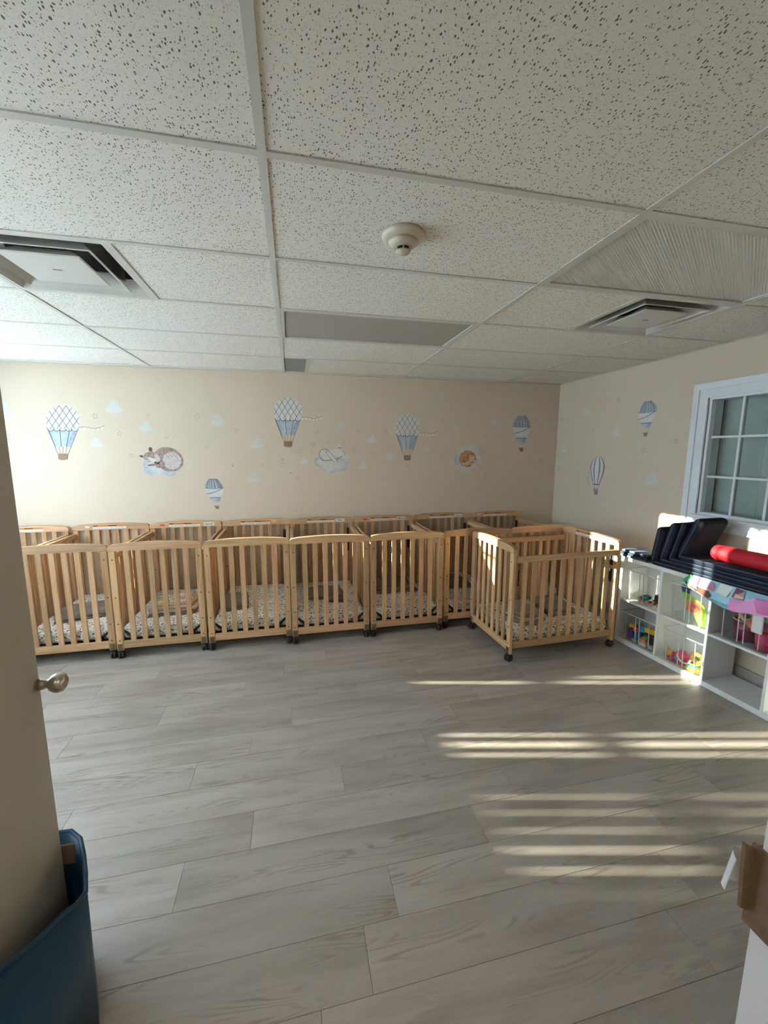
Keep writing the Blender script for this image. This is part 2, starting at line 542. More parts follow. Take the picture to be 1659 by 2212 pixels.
# floor planks: rows along x
PW, PL = 0.185, 1.22
joints = {2: -0.055, 1: -0.31, 0: 0.44, -1: 0.003, -2: -0.22, -3: 0.74, -4: 0.255, -5: -0.163, -6: 0.81, -7: 0.373, -8: 0.245}
plank_cache = {}
def plank(x0, x1, y0, y1):
    key = (round(x1 - x0, 3), round(y1 - y0, 3))
    if key not in plank_cache:
        lx, ly = x1 - x0, y1 - y0
        g = 0.0006
        b = MB()
        c = 0.0011
        v = [(g, g, -0.006), (lx - g, g, -0.006), (lx - g, ly - g, -0.006), (g, ly - g, -0.006),
             (g, g, -0.0005), (lx - g, g, -0.0005), (lx - g, ly - g, -0.0005), (g, ly - g, -0.0005),
             (c, c, 0), (lx - c, c, 0), (lx - c, ly - c, 0), (c, ly - c, 0)]
        b.add(v, [(0, 1, 5, 4), (1, 2, 6, 5), (2, 3, 7, 6), (3, 0, 4, 7), (4, 5, 9, 8), (5, 6, 10, 9), (6, 7, 11, 10), (7, 4, 8, 11), (8, 9, 10, 11)])
        plank_cache[key] = b.mesh('plank', 'plank')
    o = link('plank', plank_cache[key], fl)
    o.location = (x0, y0, 0)
k = -12
while True:
    y0 = 0.0 - 0.01 + k * PW
    y1 = y0 + PW
    if y0 >= YB:
        break
    y1 = min(y1, YB)
    y0c = max(y0, YF - 0.15)
    if y1 > YF - 0.12 and y1 - y0c > 0.01:
        j = joints.get(k, random.uniform(0, PL))
        while j > XL:
            j -= PL
        x = j
        while x < XR:
            a, b_ = max(x, XL), min(x + PL, XR)
            if b_ - a > 0.02:
                plank(a, b_, y0c, y1)
            x += PL
    k += 1

def holed_wall(name, fn, u0, u1, v0, v1, hole, d0, d1, mat):
    """wall in (u, v), hole = (a, b, c, d) -> one mesh of boxes round the opening"""
    a, b_, c, d = hole
    mb = MB()
    for p0, p1, q0, q1 in ((u0, a, v0, v1), (b_, u1, v0, v1), (a, b_, v0, c), (a, b_, d, v1)):
        if p1 - p0 > 1e-4 and q1 - q0 > 1e-4:
            mb.prism([(p0, q0), (p1, q0), (p1, q1), (p0, q1)], d0, d1, fn)
    return struct(mb.build(name, mat))

HT = 2.62
struct(B((XL - 0.12, YB, 0), (XR + 0.12, YB + 0.12, HT)).build('wall_back', 'wall'))
RW = (-1.20, 0.088, 1.139, 2.03)            # right wall window: -y coordinates follow u = y
holed_wall('wall_right', lambda u, v, d: (d, u, v), YF, YB, 0, HT, (RW[0], RW[1], RW[2], RW[3]), XR, XR + 0.12, 'wall')
holed_wall('wall_left', lambda u, v, d: (d, u, v), YF, YB, 0, HT, WINL, XL - 0.14, XL, 'wall')
holed_wall('wall_front', lambda u, v, d: (u, d, v), XL - 0.12, XR + 0.12, 0, HT, (DX0, DX1, 0, DZ), YF - 0.12, YF, 'wall2')
# hallway outside the doorway (the photographer stands in it)
struct(B((-2.2, -4.15, 0), (2.8, -4.03, HT)).build('wall_hallway_back', 'wall2'))
struct(B((-2.32, -4.15, 0), (-2.2, YF - 0.12, HT)).build('wall_hallway_left', 'wall2'))
struct(B((2.8, -4.15, 0), (2.92, YF - 0.12, HT)).build('wall_hallway_right', 'wall2'))
struct(B((-2.2, -4.03, -0.006), (2.8, YF - 0.15, 0)).build('floor_hallway', 'base'))
struct(B((-2.2, -4.03, 2.42), (2.8, YF - 0.12, 2.46)).build('ceiling_hallway', 'tile'))
for i, hx in enumerate((-0.9, 1.3)):  # unseen glowing panels added behind the camera to fill the room with light
    t = thing('hall_light', ('lit hallway ceiling panel nearer the open door leaf', 'lit hallway ceiling panel nearer the door frame')[i], 'ceiling light', (hx, -3.2, 2.40), 0, 'lit hallway ceiling panels')
    mb = MB()
    for a, b_ in (((-0.61, -0.305), (0.61, -0.28)), ((-0.61, 0.28), (0.61, 0.305)), ((-0.61, -0.28), (-0.585, 0.28)), ((0.585, -0.28), (0.61, 0.28))):
        mb.box((*a, -0.004), (*b_, 0.02))
    mb.build('frame', 'tee', t)
    B((-0.585, -0.28, 0.002), (0.585, 0.28, 0.012)).build('diffuser', emis('lit_diffuser', (1.0, 0.90, 0.76), HALL_FILL) if i == 0 else bpy.data.materials['lit_diffuser'], t)

# baseboards
struct(B((XL, YB - 0.012, 0), (XR, YB, 0.10)).build('baseboard_back', 'base'))
struct(B((XR - 0.012, YF, 0), (XR, YB - 0.012, 0.10)).build('baseboard_right', 'base'))
struct(B((XL, YF, 0), (XL + 0.012, YB - 0.012, 0.10)).build('baseboard_left', 'base'))

# ---- ceiling
ce = struct(B((XL - 0.1, YF - 0.1, 2.62), (XR + 0.1, YB + 0.1, 2.68)).build('ceiling', 'dark'))
T, RR = 1.2192, 0.6096
xs = [XL, -2 * T, -T, 0, T, 2 * T, XR]
ys = [YF, -3 * RR, -2 * RR, -RR, 0, RR, 2 * RR, 3 * RR, YB]
cells = []
for i in range(len(xs) - 1):
    for j in range(len(ys) - 1):
        cells.append([xs[i], xs[i + 1], ys[j], ys[j + 1]])
def near(a, b_):
    return abs(a - b_) < 1e-3
out = []
for c in cells:
    x0, x1, y0, y1 = c
    if near(x0, 0) and near(y0, 0):
        continue                                   # dim light
    if near(x0, T) and near(y0, -2 * RR):
        continue                                   # ribbed light
    if near(x0, T) and near(y0, -RR):
        out.append([T, T + RR, y0, y1])
        continue                                   # vent beside it
    if near(x0, -T) and near(y0, -RR):
        out.append([-RR, 0, y0, y1])
        continue
    if near(x0, 0) and near(y0, 2 * RR):
        out.append([0.225, T, y0, y1])
        continue                                   # grey panel
    out.append(c)
tile_cache = {}
for x0, x1, y0, y1 in out:
    key = (round(x1 - x0, 3), round(y1 - y0, 3))
    if key not in tile_cache:
        tile_cache[key] = B((0.004, 0.004, 0.0045), (x1 - x0 - 0.004, y1 - y0 - 0.004, 0.02)).mesh('ceiling_tile', 'tile')
    o = link('ceiling_tile', tile_cache[key], ce)
    o.location = (x0, y0, H)
    # vary the speckle pattern from tile to tile is given by the mesh-local coordinates plus rotation
    if random.random() < 0.5:
        o.rotation_euler = (0, 0, math.pi)
        o.location = (x1, y1, H)
FW = 0.012
def tee(name, x0, y0, x1, y1, z=H):
    mb = MB()
    if abs(x1 - x0) > abs(y1 - y0):
        mb.box((x0, y0 - FW, z), (x1, y0 + FW, z + 0.0035)).box((x0, y0 - 0.0008, z + 0.0035), (x1, y0 + 0.0008, z + 0.035))
    else:
        mb.box((x0 - FW, y0, z), (x0 + FW, y1, z + 0.0035)).box((x0 - 0.0008, y0, z + 0.0035), (x0 + 0.0008, y1, z + 0.035))
    mb.build(name, 'tee', ce)
for x in xs[1:-1]:
    tee('main_tee', x, YF, x, YB)
for j in range(1, len(ys) - 1):
    for i in range(len(xs) - 1):
        tee('cross_tee', xs[i] + FW, ys[j], xs[i + 1] - FW, ys[j], H + 0.0004)
tee('cross_tee', T + RR, -RR + FW, T + RR, -FW, H + 0.0004)
tee('cross_tee', -RR, -RR + FW, -RR, -FW, H + 0.0004)
tee('cross_tee', 0.225, 2 * RR + FW, 0.225, 3 * RR - FW, H + 0.0004)
wa = MB()
wa.box((XL, YB - 0.02, H - 0.001), (XR, YB, H + 0.003)).box((XL, YB - 0.002, H - 0.001), (XR, YB, H + 0.022))
wa.build('wall_angle', 'tee', ce)
B((XR - 0.02, YF, H - 0.001), (XR, YB - 0.02, H + 0.003)).build('wall_angle', 'tee', ce)
B((XL, YF, H - 0.001), (XL + 0.02, YB - 0.02, H + 0.003)).build('wall_angle', 'tee', ce)

# ---- windows
def window_frame_boxes(fn, u0, u1, v0, v1, wdt, d0, d1):
    mb = MB()
    for p in ([(u0, v0), (u1, v0), (u1, v0 + wdt), (u0, v0 + wdt)], [(u0, v1 - wdt), (u1, v1 - wdt), (u1, v1), (u0, v1)],
              [(u0, v0 + wdt), (u0 + wdt, v0 + wdt), (u0 + wdt, v1 - wdt), (u0, v1 - wdt)], [(u1 - wdt, v0 + wdt), (u1, v0 + wdt), (u1, v1 - wdt), (u1 - wdt, v1 - wdt)]):
        mb.prism(p, d0, d1, fn)
    return mb
fnx = lambda u, v, d: (d, u, v)
# right wall window with muntins
w1 = struct(bpy.data.objects.new('window_1', None)); C.objects.link(w1)
window_frame_boxes(fnx, RW[0] - 0.02, RW[1] + 0.015, RW[2] - 0.015, RW[3] + 0.015, 0.035, XR + 0.0, XR + 0.11).build('window_frame', 'white_trim', w1)
# casing with two steps
cs = window_frame_boxes(fnx, RW[0] - 0.11, RW[1] + 0.11, RW[2] - 0.10, RW[3] + 0.10, 0.105, XR - 0.016, XR)
cs.build('casing', 'white_trim', w1)
window_frame_boxes(fnx, RW[0] - 0.115, RW[1] + 0.115, RW[2] - 0.105, RW[3] + 0.105, 0.045, XR - 0.028, XR - 0.014).build('casing_moulding', 'white_trim', w1)
B((XR - 0.05, RW[0] - 0.12, RW[2] - 0.02), (XR - 0.0, RW[1] + 0.02, RW[2] + 0.0)).build('window_sill', 'white_trim', w1)
gy = [RW[1] - 0.222, RW[1] - 0.444, RW[1] - 0.666, RW[1] - 0.888, RW[1] - 1.11]
gz = [1.433, 1.732]
for y in gy:
    B((XR + 0.03, y - 0.008, RW[2]), (XR + 0.052, y + 0.008, RW[3])).build('muntin', 'white_trim', w1)
for z in gz:
    B((XR + 0.028, RW[0], z - 0.008), (XR + 0.054, RW[1], z + 0.008)).build('muntin', 'white_trim', w1)
pe = [RW[1]] + gy + [RW[0]]
ze = [RW[2]] + gz + [RW[3]]
for i in range(len(pe) - 1):
    for j in range(3):
        B((XR + 0.039, pe[i + 1] + 0.008, ze[j] + 0.008), (XR + 0.042, pe[i] - 0.008, ze[j + 1] - 0.008)).build('pane', 'glass', w1)
# dim room behind that window with a pleated pale curtain
struct(B((XR + 0.75, RW[0] - 0.6, 0.6), (XR + 0.8, RW[1] + 0.6, 2.5)).build('wall_beyond_back', 'closet'))
struct(B((XR + 0.12, RW[0] - 0.65, 0.6), (XR + 0.8, RW[0] - 0.6, 2.5)).build('wall_beyond_left', 'closet'))
struct(B((XR + 0.12, RW[1] + 0.6, 0.6), (XR + 0.8, RW[1] + 0.65, 2.5)).build('wall_beyond_right', 'closet'))
struct(B((XR + 0.12, RW[0] - 0.65, 0.55), (XR + 0.8, RW[1] + 0.65, 0.6)).build('floor_beyond', 'closet'))
struct(B((XR + 0.12, RW[0] - 0.65, 2.5), (XR + 0.8, RW[1] + 0.65, 2.55)).build('ceiling_beyond', 'closet'))
cu = thing('curtain', 'pale grey-green panel curtain hanging behind the muntin window glass', 'curtain', (XR + 0.16, 0, 1.0))
yy = RW[1] + 0.02
k = 0
while yy > RW[0]:
    wd = 0.155
    MB().box((0.012 * (k % 2), yy - wd, 0.02), (0.012 * (k % 2) + 0.004, yy - 0.01, 1.2)).build('curtain_panel', 'curtain', cu)
    yy -= wd
    k += 1

# left wall window with vertical blinds (the daylight side)
w2 = struct(bpy.data.objects.new('window_2', None)); C.objects.link(w2)
window_frame_boxes(fnx, WINL[0], WINL[1], WINL[2], WINL[3], 0.03, XL - 0.13, XL - 0.07).build('window_frame', 'white_trim', w2)
window_frame_boxes(fnx, WINL[0] - 0.09, WINL[1] + 0.09, WINL[2] - 0.09, WINL[3] + 0.09, 0.09, XL, XL + 0.015).build('casing', 'white_trim', w2)
for z in (0.93, 1.30, 1.67, 2.04):
    B((XL - 0.115, WINL[0] + 0.03, z - 0.02), (XL - 0.085, WINL[1] - 0.03, z + 0.02)).build('muntin', 'white_trim', w2)
B((XL - 0.12, -0.02, WINL[2]), (XL - 0.08, 0.02, WINL[3])).build('mullion', 'white_trim', w2)
for a, b_ in ((WINL[0] + 0.03, -0.02), (0.02, WINL[1] - 0.03)):
    B((XL - 0.102, a, WINL[2] + 0.03), (XL - 0.098, b_, WINL[3] - 0.03)).build('pane', 'glass', w2)
bl = thing('vertical_blind', 'white vertical blind hanging over the side window', 'blind', (XL + 0.055, 0, 0))
B((-0.02, WINL[0] - 0.05, 2.34), (0.02, WINL[1] + 0.05, 2.38)).build('headrail', 'white_trim', bl)
vm = B((-0.0006, -0.0445, 0.68), (0.0006, 0.0445, 2.34)).mesh('vane', 'vane')
y = WINL[0] + 0.045
VP = 0.089
while y < WINL[1] + 0.02:
    if y > 1.44:
        a = -70
    elif 0.86 < y < 1.0:
        a = -45
    elif 0.12 < y < 0.37:
        a = -42
    elif -0.75 < y < 0.02:
        a = random.choice((4, 0, -8, -14, -22))
    else:
        a = 5
    o = link('vane', vm, bl)
    o.location = (0, y, 0)
    o.rotation_euler = (0, 0, R(-a))
    y += VP
struct(B((-40, -30, -0.5), (XL - 0.15, 30, -0.4)).build('ground_outside', 'ground'))

# ---- doorway frame
tr = struct(bpy.data.objects.new('trim_1', None)); C.objects.link(tr)
B((DX1 - 0.02, YF - 0.13, 0), (DX1 - 0.0005, YF + 0.012, DZ - 0.001)).build('jamb', 'white_trim', tr)
B((DX1 + 0.005, YF, 0), (DX1 + 0.075, YF + 0.014, DZ + 0.07)).build('casing', 'white_trim', tr)
B((DX0 + 0.0005, YF - 0.13, 0), (DX0 + 0.006, YF + 0.0, DZ - 0.001)).build('jamb', 'white_trim', tr)
B((DX0 + 0.007, YF - 0.13, DZ - 0.012), (DX1 - 0.021, YF + 0.0, DZ - 0.001)).build('head_jamb', 'white_trim', tr)

# door leaf standing open
dr = struct(bpy.data.objects.new('door_1', None)); C.objects.link(dr)
dr.location = (-0.652, YF + 0.006, 0)
dr.rotation_euler = (0, 0, R(0.4))
MB().rbox((-0.038, 0, 0.012), (0, 0.80, 2.12), 0.002, 1).build('door_leaf', 'door', dr)
kn = MB().lathe([(0.0, 0.0), (0.013, 0.0), (0.0135, 0.004), (0.012, 0.008), (0.0, 0.008)], 20, Matrix.Translation((0.0, 0.786, 0.975)) @ Matrix.Rotation(R(90), 4, 'Y')).build('rosette', 'nickel', dr, True)
KM = Matrix.Translation((0.006, 0.786, 0.975)) @ Matrix.Rotation(R(90), 4, 'Y')
MB().lathe([(0.0, 0), (0.016, 0), (0.015, 0.012), (0.012, 0.022), (0.014, 0.026), (0.021, 0.030), (0.0265, 0.040), (0.0275, 0.048), (0.025, 0.058), (0.017, 0.064), (0.0, 0.066)], 24, KM).build('door_knob', 'nickel', dr, True)
KM2 = Matrix.Translation((-0.044, 0.786, 0.975)) @ Matrix.Rotation(R(-90), 4, 'Y')
MB().lathe([(0.0, 0), (0.016, 0), (0.015, 0.012), (0.012, 0.022), (0.021, 0.030), (0.0275, 0.048), (0.017, 0.064), (0.0, 0.066)], 24, KM2).build('door_knob', 'nickel', dr, True)
B((-0.03, 0.7995, 0.93), (-0.008, 0.802, 1.02)).build('latch_plate', 'nickel', dr)

# navy curved plastic shell straddling the door edge
path = [(-0.80, -1.75, 0.50), (-0.80, -1.50, 0.46), (-0.795, -1.36, 0.45), (-0.775, -1.27, 0.45), (-0.735, -1.21, 0.45), (-0.69, -1.180, 0.452), (-0.65, -1.182, 0.452), (-0.61, -1.215, 0.45),
        (-0.575, -1.275, 0.448), (-0.545, -1.335, 0.446), (-0.520, -1.392, 0.450), (-0.519, -1.436, 0.470), (-0.524, -1.475, 0.496), (-0.538, -1.56, 0.531), (-0.553, -1.638, 0.580), (-0.57, -1.76, 0.62)]
bn = thing('plastic_bin', 'dark navy plastic bin shell wrapped round the open door edge', 'bin', (-0.66, -1.45, 0))
mb = MB()
n = len(path)
ctr = Vector((-0.66, -1.45))
v = []
for (x, yv, z) in path:
    p = Vector((x, yv)) - ctr
    i_ = path.index((x, yv, z))
    a, b_ = path[max(i_ - 1, 0)], path[min(i_ + 1, n - 1)]
    t = Vector((b_[0] - a[0], b_[1] - a[1])).normalized()
    inn = Vector((t.y, -t.x)) * 0.006
    base = p * 0.96
    v += [(base.x, base.y, 0.0), (p.x, p.y, z), (p.x + inn.x, p.y + inn.y, z), (base.x + inn.x, base.y + inn.y, 0.0)]
fc = []
for i in range(n - 1):
    for k in range(4):
        fc.append((i * 4 + k, i * 4 + (k + 1) % 4, (i + 1) * 4 + (k + 1) % 4, (i + 1) * 4 + k))
fc += [(0, 1, 2, 3), tuple((n - 1) * 4 + k for k in (3, 2, 1, 0))]
mb.add(v, fc).build('shell', 'navy_plastic', bn, True)
rim = MB().tube([(x - ctr.x, yv - ctr.y, z) for x, yv, z in path], 0.006, 8).build('rim', 'navy_plastic', bn, True)
B((-0.012, 0.245, 0.36), (0.026, 0.252, 0.425)).build('tan_tag', 'cardboard', bn)

# cardboard pocket with papers on the door frame
cb = thing('cardboard_pocket', 'crumpled brown cardboard pocket taped to the white door frame', 'cardboard', (DX1 - 0.021, YF, 0.75))
MB().prism([(-0.020, 0.066), (-0.03, 0.20), (-0.012, 0.185), (0.10, 0.165), (0.10, -0.02), (0.055, 0.0), (0.03, 0.02), (0.022, 0.045)], -0.012, -0.006, lambda u, v_, d: (u, d + 0.03, v_)).build('front_panel', 'cardboard', cb)
MB().prism([(-0.004, 0.03), (-0.006, 0.19), (0.0, 0.19), (0.0, 0.03)], -0.12, 0.024, lambda u, v_, d: (u, d, v_)).build('side_panel', 'cardboard', cb)
MB().prism([(0.0, 0.08), (0.07, 0.035), (0.075, 0.06), (0.005, 0.105)], -0.014, -0.012, lambda u, v_, d: (u, d + 0.03, v_)).build('tape_strip', 'tape', cb)
MB().prism([(0.0, 0.115), (0.06, 0.075), (0.065, 0.085), (0.005, 0.125)], -0.014, -0.012, lambda u, v_, d: (u, d + 0.03, v_)).build('tape_strip', 'tape', cb)
pp = thing('paper_sheet', 'curled white paper sheet poking out beside the cardboard pocket', 'paper', (DX1 - 0.035, YF + 0.034, 0.845))
mb = MB()
g = []
for i in range(9):
    a = i / 8
    x = -0.045 + 0.06 * a
    d = 0.016 * math.sin(a * 3.0)
    g += [(x * 0.55, d, -0.012 + 0.03 * abs(a - 0.35) * 0.6), (x * 0.55 + 0.018, d, 0.052 + 0.006 * a)]
mb.add(g + [(p[0], p[1] + 0.0012, p[2]) for p in g], [(2 * i, 2 * i + 2, 2 * i + 3, 2 * i + 1) for i in range(8)] + [(18 + 2 * i, 18 + 2 * i + 1, 18 + 2 * i + 3, 18 + 2 * i + 2) for i in range(8)])
mb.build('sheet', 'paper', pp, True)

# ------------------------------------------------------------------ ceiling fixtures
def troffer(name, label, x0, x1, y0, y1, lens):
    t = thing(name, label, 'ceiling light', ((x0 + x1) / 2, (y0 + y1) / 2, H))
    hx, hy = (x1 - x0) / 2 - 0.012, (y1 - y0) / 2 - 0.012
    mb = MB()
    fw = 0.022
    for a, b_ in (((-hx, -hy), (hx, -hy + fw)), ((-hx, hy - fw), (hx, hy)), ((-hx, -hy + fw), (-hx + fw, hy - fw)), ((hx - fw, -hy + fw), (hx, hy - fw))):
        mb.box((*a, 0.0012), (*b_, 0.012))
    mb.build('frame', 'vent_paint', t)
    MB().box((-hx + fw + 0.003, -hy + fw + 0.003, 0.008), (hx - fw - 0.003, hy - fw - 0.003, 0.013)).build('lens', lens, t)
    B((-hx, -hy, 0.05), (hx, hy, 0.16)).build('housing', 'duct', t)
    for x in (-0.4, 0.4):
        B((x - 0.012, -hy + 0.004, -0.0006), (x + 0.012, -hy + 0.010, 0.0012)).build('latch', 'vent_paint', t)
    return t
troffer('ceiling_light', 'unlit flat grey ceiling light panel above the crib row', 0, T, 0, RR, 'lens_b')
troffer('ceiling_light', 'unlit ribbed prismatic ceiling light panel at the right edge', T, 2 * T, -2 * RR, -RR, 'lens_a')

def vent(label, cx, cy):
    t = thing('air_vent', label, 'air vent', (cx, cy, H), 0, 'square ceiling air vents')
    hs = RR / 2 - 0.013
    mb = MB()
    mb.frustum(hs, 0.001, hs - 0.012, 0.001).frustum(hs - 0.012, 0.001, hs - 0.055, 0.065).frustum(hs, 0.001, hs, 0.01)
    mb.build('outer_frame', 'vent_paint', t)
    MB().frustum(0.218, 0.000, 0.214, -0.003).frustum(0.214, -0.003, 0.150, 0.055).frustum(0.218, 0.000, 0.155, 0.060).build('cone_ring', 'vent_paint', t)
    p = MB()
    hp = 0.145
    p.add([(-hp, -hp, -0.004), (hp, -hp, -0.004), (hp, hp, -0.004), (-hp, hp, -0.004)], [(0, 1, 2, 3)]).frustum(hp, -0.004, hp + 0.005, 0.0).frustum(hp + 0.005, 0.0, hp - 0.05, 0.040)
    p.build('centre_panel', 'vent_paint', t)
    d = MB()
    d.frustum(hs - 0.03, 0.065, hs - 0.03, 0.19).add([(-hs, -hs, 0.19), (hs, -hs, 0.19), (hs, hs, 0.19), (-hs, hs, 0.19)], [(0, 1, 2, 3)])
    d.build('duct_box', 'duct', t)
    MB().tube([(-0.16, 0.0, 0.10), (-0.05, 0.0, 0.12), (0.0, 0, 0.19)], 0.09, 14).build('flexible_duct', 'dark', t, True)
    for sx in (-1, 1):
        for sy in (-1, 1):
            B((sx * 0.19 - 0.008, sy * 0.19 - 0.008, 0.04), (sx * 0.19 + 0.008, sy * 0.19 + 0.008, 0.15)).build('bracket', 'duct', t)
    B((-0.018, -0.003, -0.006), (0.018, 0.003, -0.004)).build('clip', 'duct', t)
vent('square white ceiling air vent over the left of the room', -T + RR / 2, -RR / 2)
vent('square white ceiling air vent beside the ribbed light panel', 2 * T - RR / 2, -RR / 2)
gp = thing('ceiling_panel', 'small grey ceiling panel where the ceiling meets the balloon wall', 'ceiling panel', (0.115, 2.5 * RR, H))
B((-0.098, -RR / 2 + 0.02, 0.004), (0.085, RR / 2 - 0.02, 0.012)).build('panel', 'grey_panel', gp)
B((0.086, -RR / 2 + 0.013, 0.0008), (0.112, RR / 2 - 0.013, 0.010)).build('edge_strip', 'tee', gp)

sm = thing('smoke_detector', 'round ivory smoke detector on the middle ceiling tile', 'smoke detector', (0.475, -0.905, H + 0.0045))
MB().lathe([(0.0, 0), (0.078, 0), (0.079, -0.012), (0.074, -0.020), (0.056, -0.026), (0.0, -0.026)], 40).build('base', 'detector', sm, True)
MB().lathe([(0.0, -0.024), (0.054, -0.026), (0.053, -0.034), (0.040, -0.044), (0.031, -0.047), (0.0, -0.047)], 36).build('body', 'detector', sm, True)
MB().lathe([(0.0, -0.046), (0.023, -0.046), (0.023, -0.058), (0.0, -0.058)], 28).build('sensor_slot', 'dark', sm, True)
ribs = MB()
for k in range(6):
    a = k * math.pi / 3 + 0.3
    ribs.box((-0.002, -0.002, -0.058), (0.002, 0.002, -0.044))
    for vi in range(len(ribs.v) - 8, len(ribs.v)):
        x, y_, z = ribs.v[vi]
        ribs.v[vi] = (x + 0.0255 * math.cos(a), y_ + 0.0255 * math.sin(a), z)
ribs.build('ribs', 'detector', sm)
MB().lathe([(0.0, -0.057), (0.026, -0.057), (0.027, -0.060), (0.024, -0.064), (0.0, -0.065)], 28).build('cap', 'detector', sm, True)
MB().lathe([(0.0, 0.0), (0.003, 0.0), (0.003, 0.001), (0, 0.001)], 8, Matrix.Translation((-0.018, -0.036, -0.0425))).build('indicator', 'dark', sm)

# ------------------------------------------------------------------ wall decals
def fback(u, v, d):
    return (u, YB - d, v)
def fright(u, v, d):
    return (XR - d, -u, v)
LAY = 0.0009
class Decal:
    def __init__(s, name, label, cat, fn, u, v, group=None):
        s.fn, s.u, s.v = fn, u, v
        p = fn(u, v, 0)
        s.o = thing(name, label, cat, p, 0, group)
        s.p = Vector(p)
    def f(s, a, b_, d):
        return tuple(Vector(s.fn(s.u + a, s.v + b_, d)) - s.p)
    def part(s, name, polys, k, mat):
        lines = mat in ('p_line',) or name in ('fur_strokes', 'closed_eye', 'fold_line', 'ropes', 'bunting_string')
        mb, o = MB(), None
        for i, p in enumerate(polys):
            ar = sum(p[j][0] * p[(j + 1) % len(p)][1] - p[(j + 1) % len(p)][0] * p[j][1] for j in range(len(p)))
            if ar < 0:
                p = p[::-1]
            mb.prism(p, LAY * k * 0.6, LAY * (k + 1) + i % 12 * 0.00004, s.f)
            if not lines:
                o = mb.build(name, mat, s.o)
                mb = MB()
        if lines:
            o = mb.build(name, mat, s.o)
            if len(polys) > 1:
                o['kind'] = 'stuff'
        return o
def ell(cx, cy, rx, ry, n=28, a0=0, a1=2 * math.pi, rot=0):
    full = abs(a1 - a0 - 2 * math.pi) < 1e-6
    m_ = n if full else n + 1
    o = []
    for i in range(m_):
        a = a0 + (a1 - a0) * i / n
        x, y_ = rx * math.cos(a), ry * math.sin(a)
        o.append((cx + x * math.cos(rot) - y_ * math.sin(rot), cy + x * math.sin(rot) + y_ * math.cos(rot)))
    return o
def strip(pts, w_):
    o = []
    for i in range(len(pts) - 1):
        (x0, y0), (x1, y1) = pts[i], pts[i + 1]
        l = math.hypot(x1 - x0, y1 - y0) or 1e-6
        nx, ny = -(y1 - y0) / l * w_ / 2, (x1 - x0) / l * w_ / 2
        o.append([(x0 + nx, y0 + ny), (x0 - nx, y0 - ny), (x1 - nx, y1 - ny), (x1 + nx, y1 + ny)])
    return o

def netted_balloon(label, u, vt, h, hw, tilt=0.0):
    d = Decal('balloon_decal', label, 'wall decal', fback, u, vt - h / 2, 'netted hot air balloon decals')
    top = h / 2
    cy = top - hw
    yb = top - 0.43 * h
    def halfw(y_):
        t = (y_ - cy) / hw
        return hw * math.sqrt(max(0.0, 1 - t * t)) if y_ >= cy else hw * (1 - 0.10 * ((cy - y_) / (cy - yb)) ** 2)
    env = [(halfw(y_), y_) for y_ in [yb + (top - yb) * i / 18 for i in range(19)]]
    env = env + [(-a, b_) for a, b_ in env[::-1][1:]]
    sk = lambda a, b_: (a + tilt * (b_ - 0), b_)
    env = [sk(*p) for p in env]
    d.part('envelope', [env], 0, 'p_net')
    lines = []
    stp = hw * 0.40
    for sg in (1, -1):
        for i in range(-7, 8):
            seg = []
            for k in range(41):
                y_ = yb + (top - yb) * k / 40
                xx = (i * stp + sg * (y_ - cy) * 0.62)
                inside = abs(xx) < halfw(y_) - 0.001
                if inside:
                    seg.append(sk(xx, y_))
                elif seg:
                    if len(seg) > 1:
                        lines += strip([seg[0], seg[len(seg) // 2], seg[-1]], 0.0042)
                    seg = []
            if len(seg) > 1:
                lines += strip([seg[0], seg[-1]], 0.0042)
    d.part('netting', lines, 1, 'p_line')
    w0 = halfw(yb) * 0.97
    ys_ = top - 0.745 * h
    w1_ = hw * 0.46
    d.part('skirt', [[sk(-w0, yb), sk(w0, yb), sk(w1_, ys_), sk(-w1_ * 0.85, ys_)]], 0, 'p_blue')
    d.part('skirt_shade', [[sk(w0 * 0.62, yb), sk(w0, yb), sk(w1_, ys_), sk(w1_ * 0.55, ys_)]], 1, 'p_dblue')
    ln = []
    for a in (-0.96, -0.2, 0.45):
        ln += strip([sk(a * w0, yb), sk(a * w1_, ys_)], 0.005)
    d.part('seam_lines', ln, 2, 'p_line')
    sc, scl = [], []
    for i in range(5):
        x = -w0 + w0 * 2 * (i + 0.5) / 5
        sc.append([sk(*p) for p in ell(x, yb + 0.004, w0 / 5, 0.018, 10, math.pi, 2 * math.pi)])
        scl += strip([sk(*p) for p in ell(x, yb + 0.002, w0 / 5, 0.020, 8, math.pi, 2 * math.pi)], 0.006)
    d.part('scallop_trim', sc, 1, 'p_net')
    d.part('scallop_outline', scl, 2, 'p_line')
    yk = top - 0.87 * h
    bw = hw * 0.30
    rp = []
    for a in (-1, -0.5, 0, 0.5, 1):
        rp += strip([sk(a * w1_ * 1.05, ys_), sk(a * bw, yk)], 0.003)
    rp += strip([sk(-w0, yb), sk(-bw, yk)], 0.003) + strip([sk(w0, yb), sk(bw * 1.05, yk)], 0.003)
    d.part('ropes', rp, 0, 'p_line')
    d.part('basket', [[sk(-bw, yk), sk(bw, yk), sk(bw * 0.88, yk - 0.105 * h)] + [sk(a, yk - 0.105 * h - 0.008 * math.sin((a + bw) / (2 * bw) * math.pi)) for a in (bw * 0.4, 0, -bw * 0.4)] + [sk(-bw * 0.88, yk - 0.105 * h)]], 1, 'p_basket')
    bp = [(w0 + 0.19 * t * 1.2, yb + 0.012 + 0.010 * math.sin(t * 7) + 0.02 * t * t) for t in [i / 12 for i in range(13)]]
    d.part('bunting_string', strip(bp, 0.004), 0, 'p_line')
    d.part('pennant', [[(x - 0.014, y_ - 0.004), (x + 0.014, y_ - 0.004), (x + 0.004, y_ - 0.034)] for x, y_ in bp[1::2]], 1, 'p_flag')
    return d
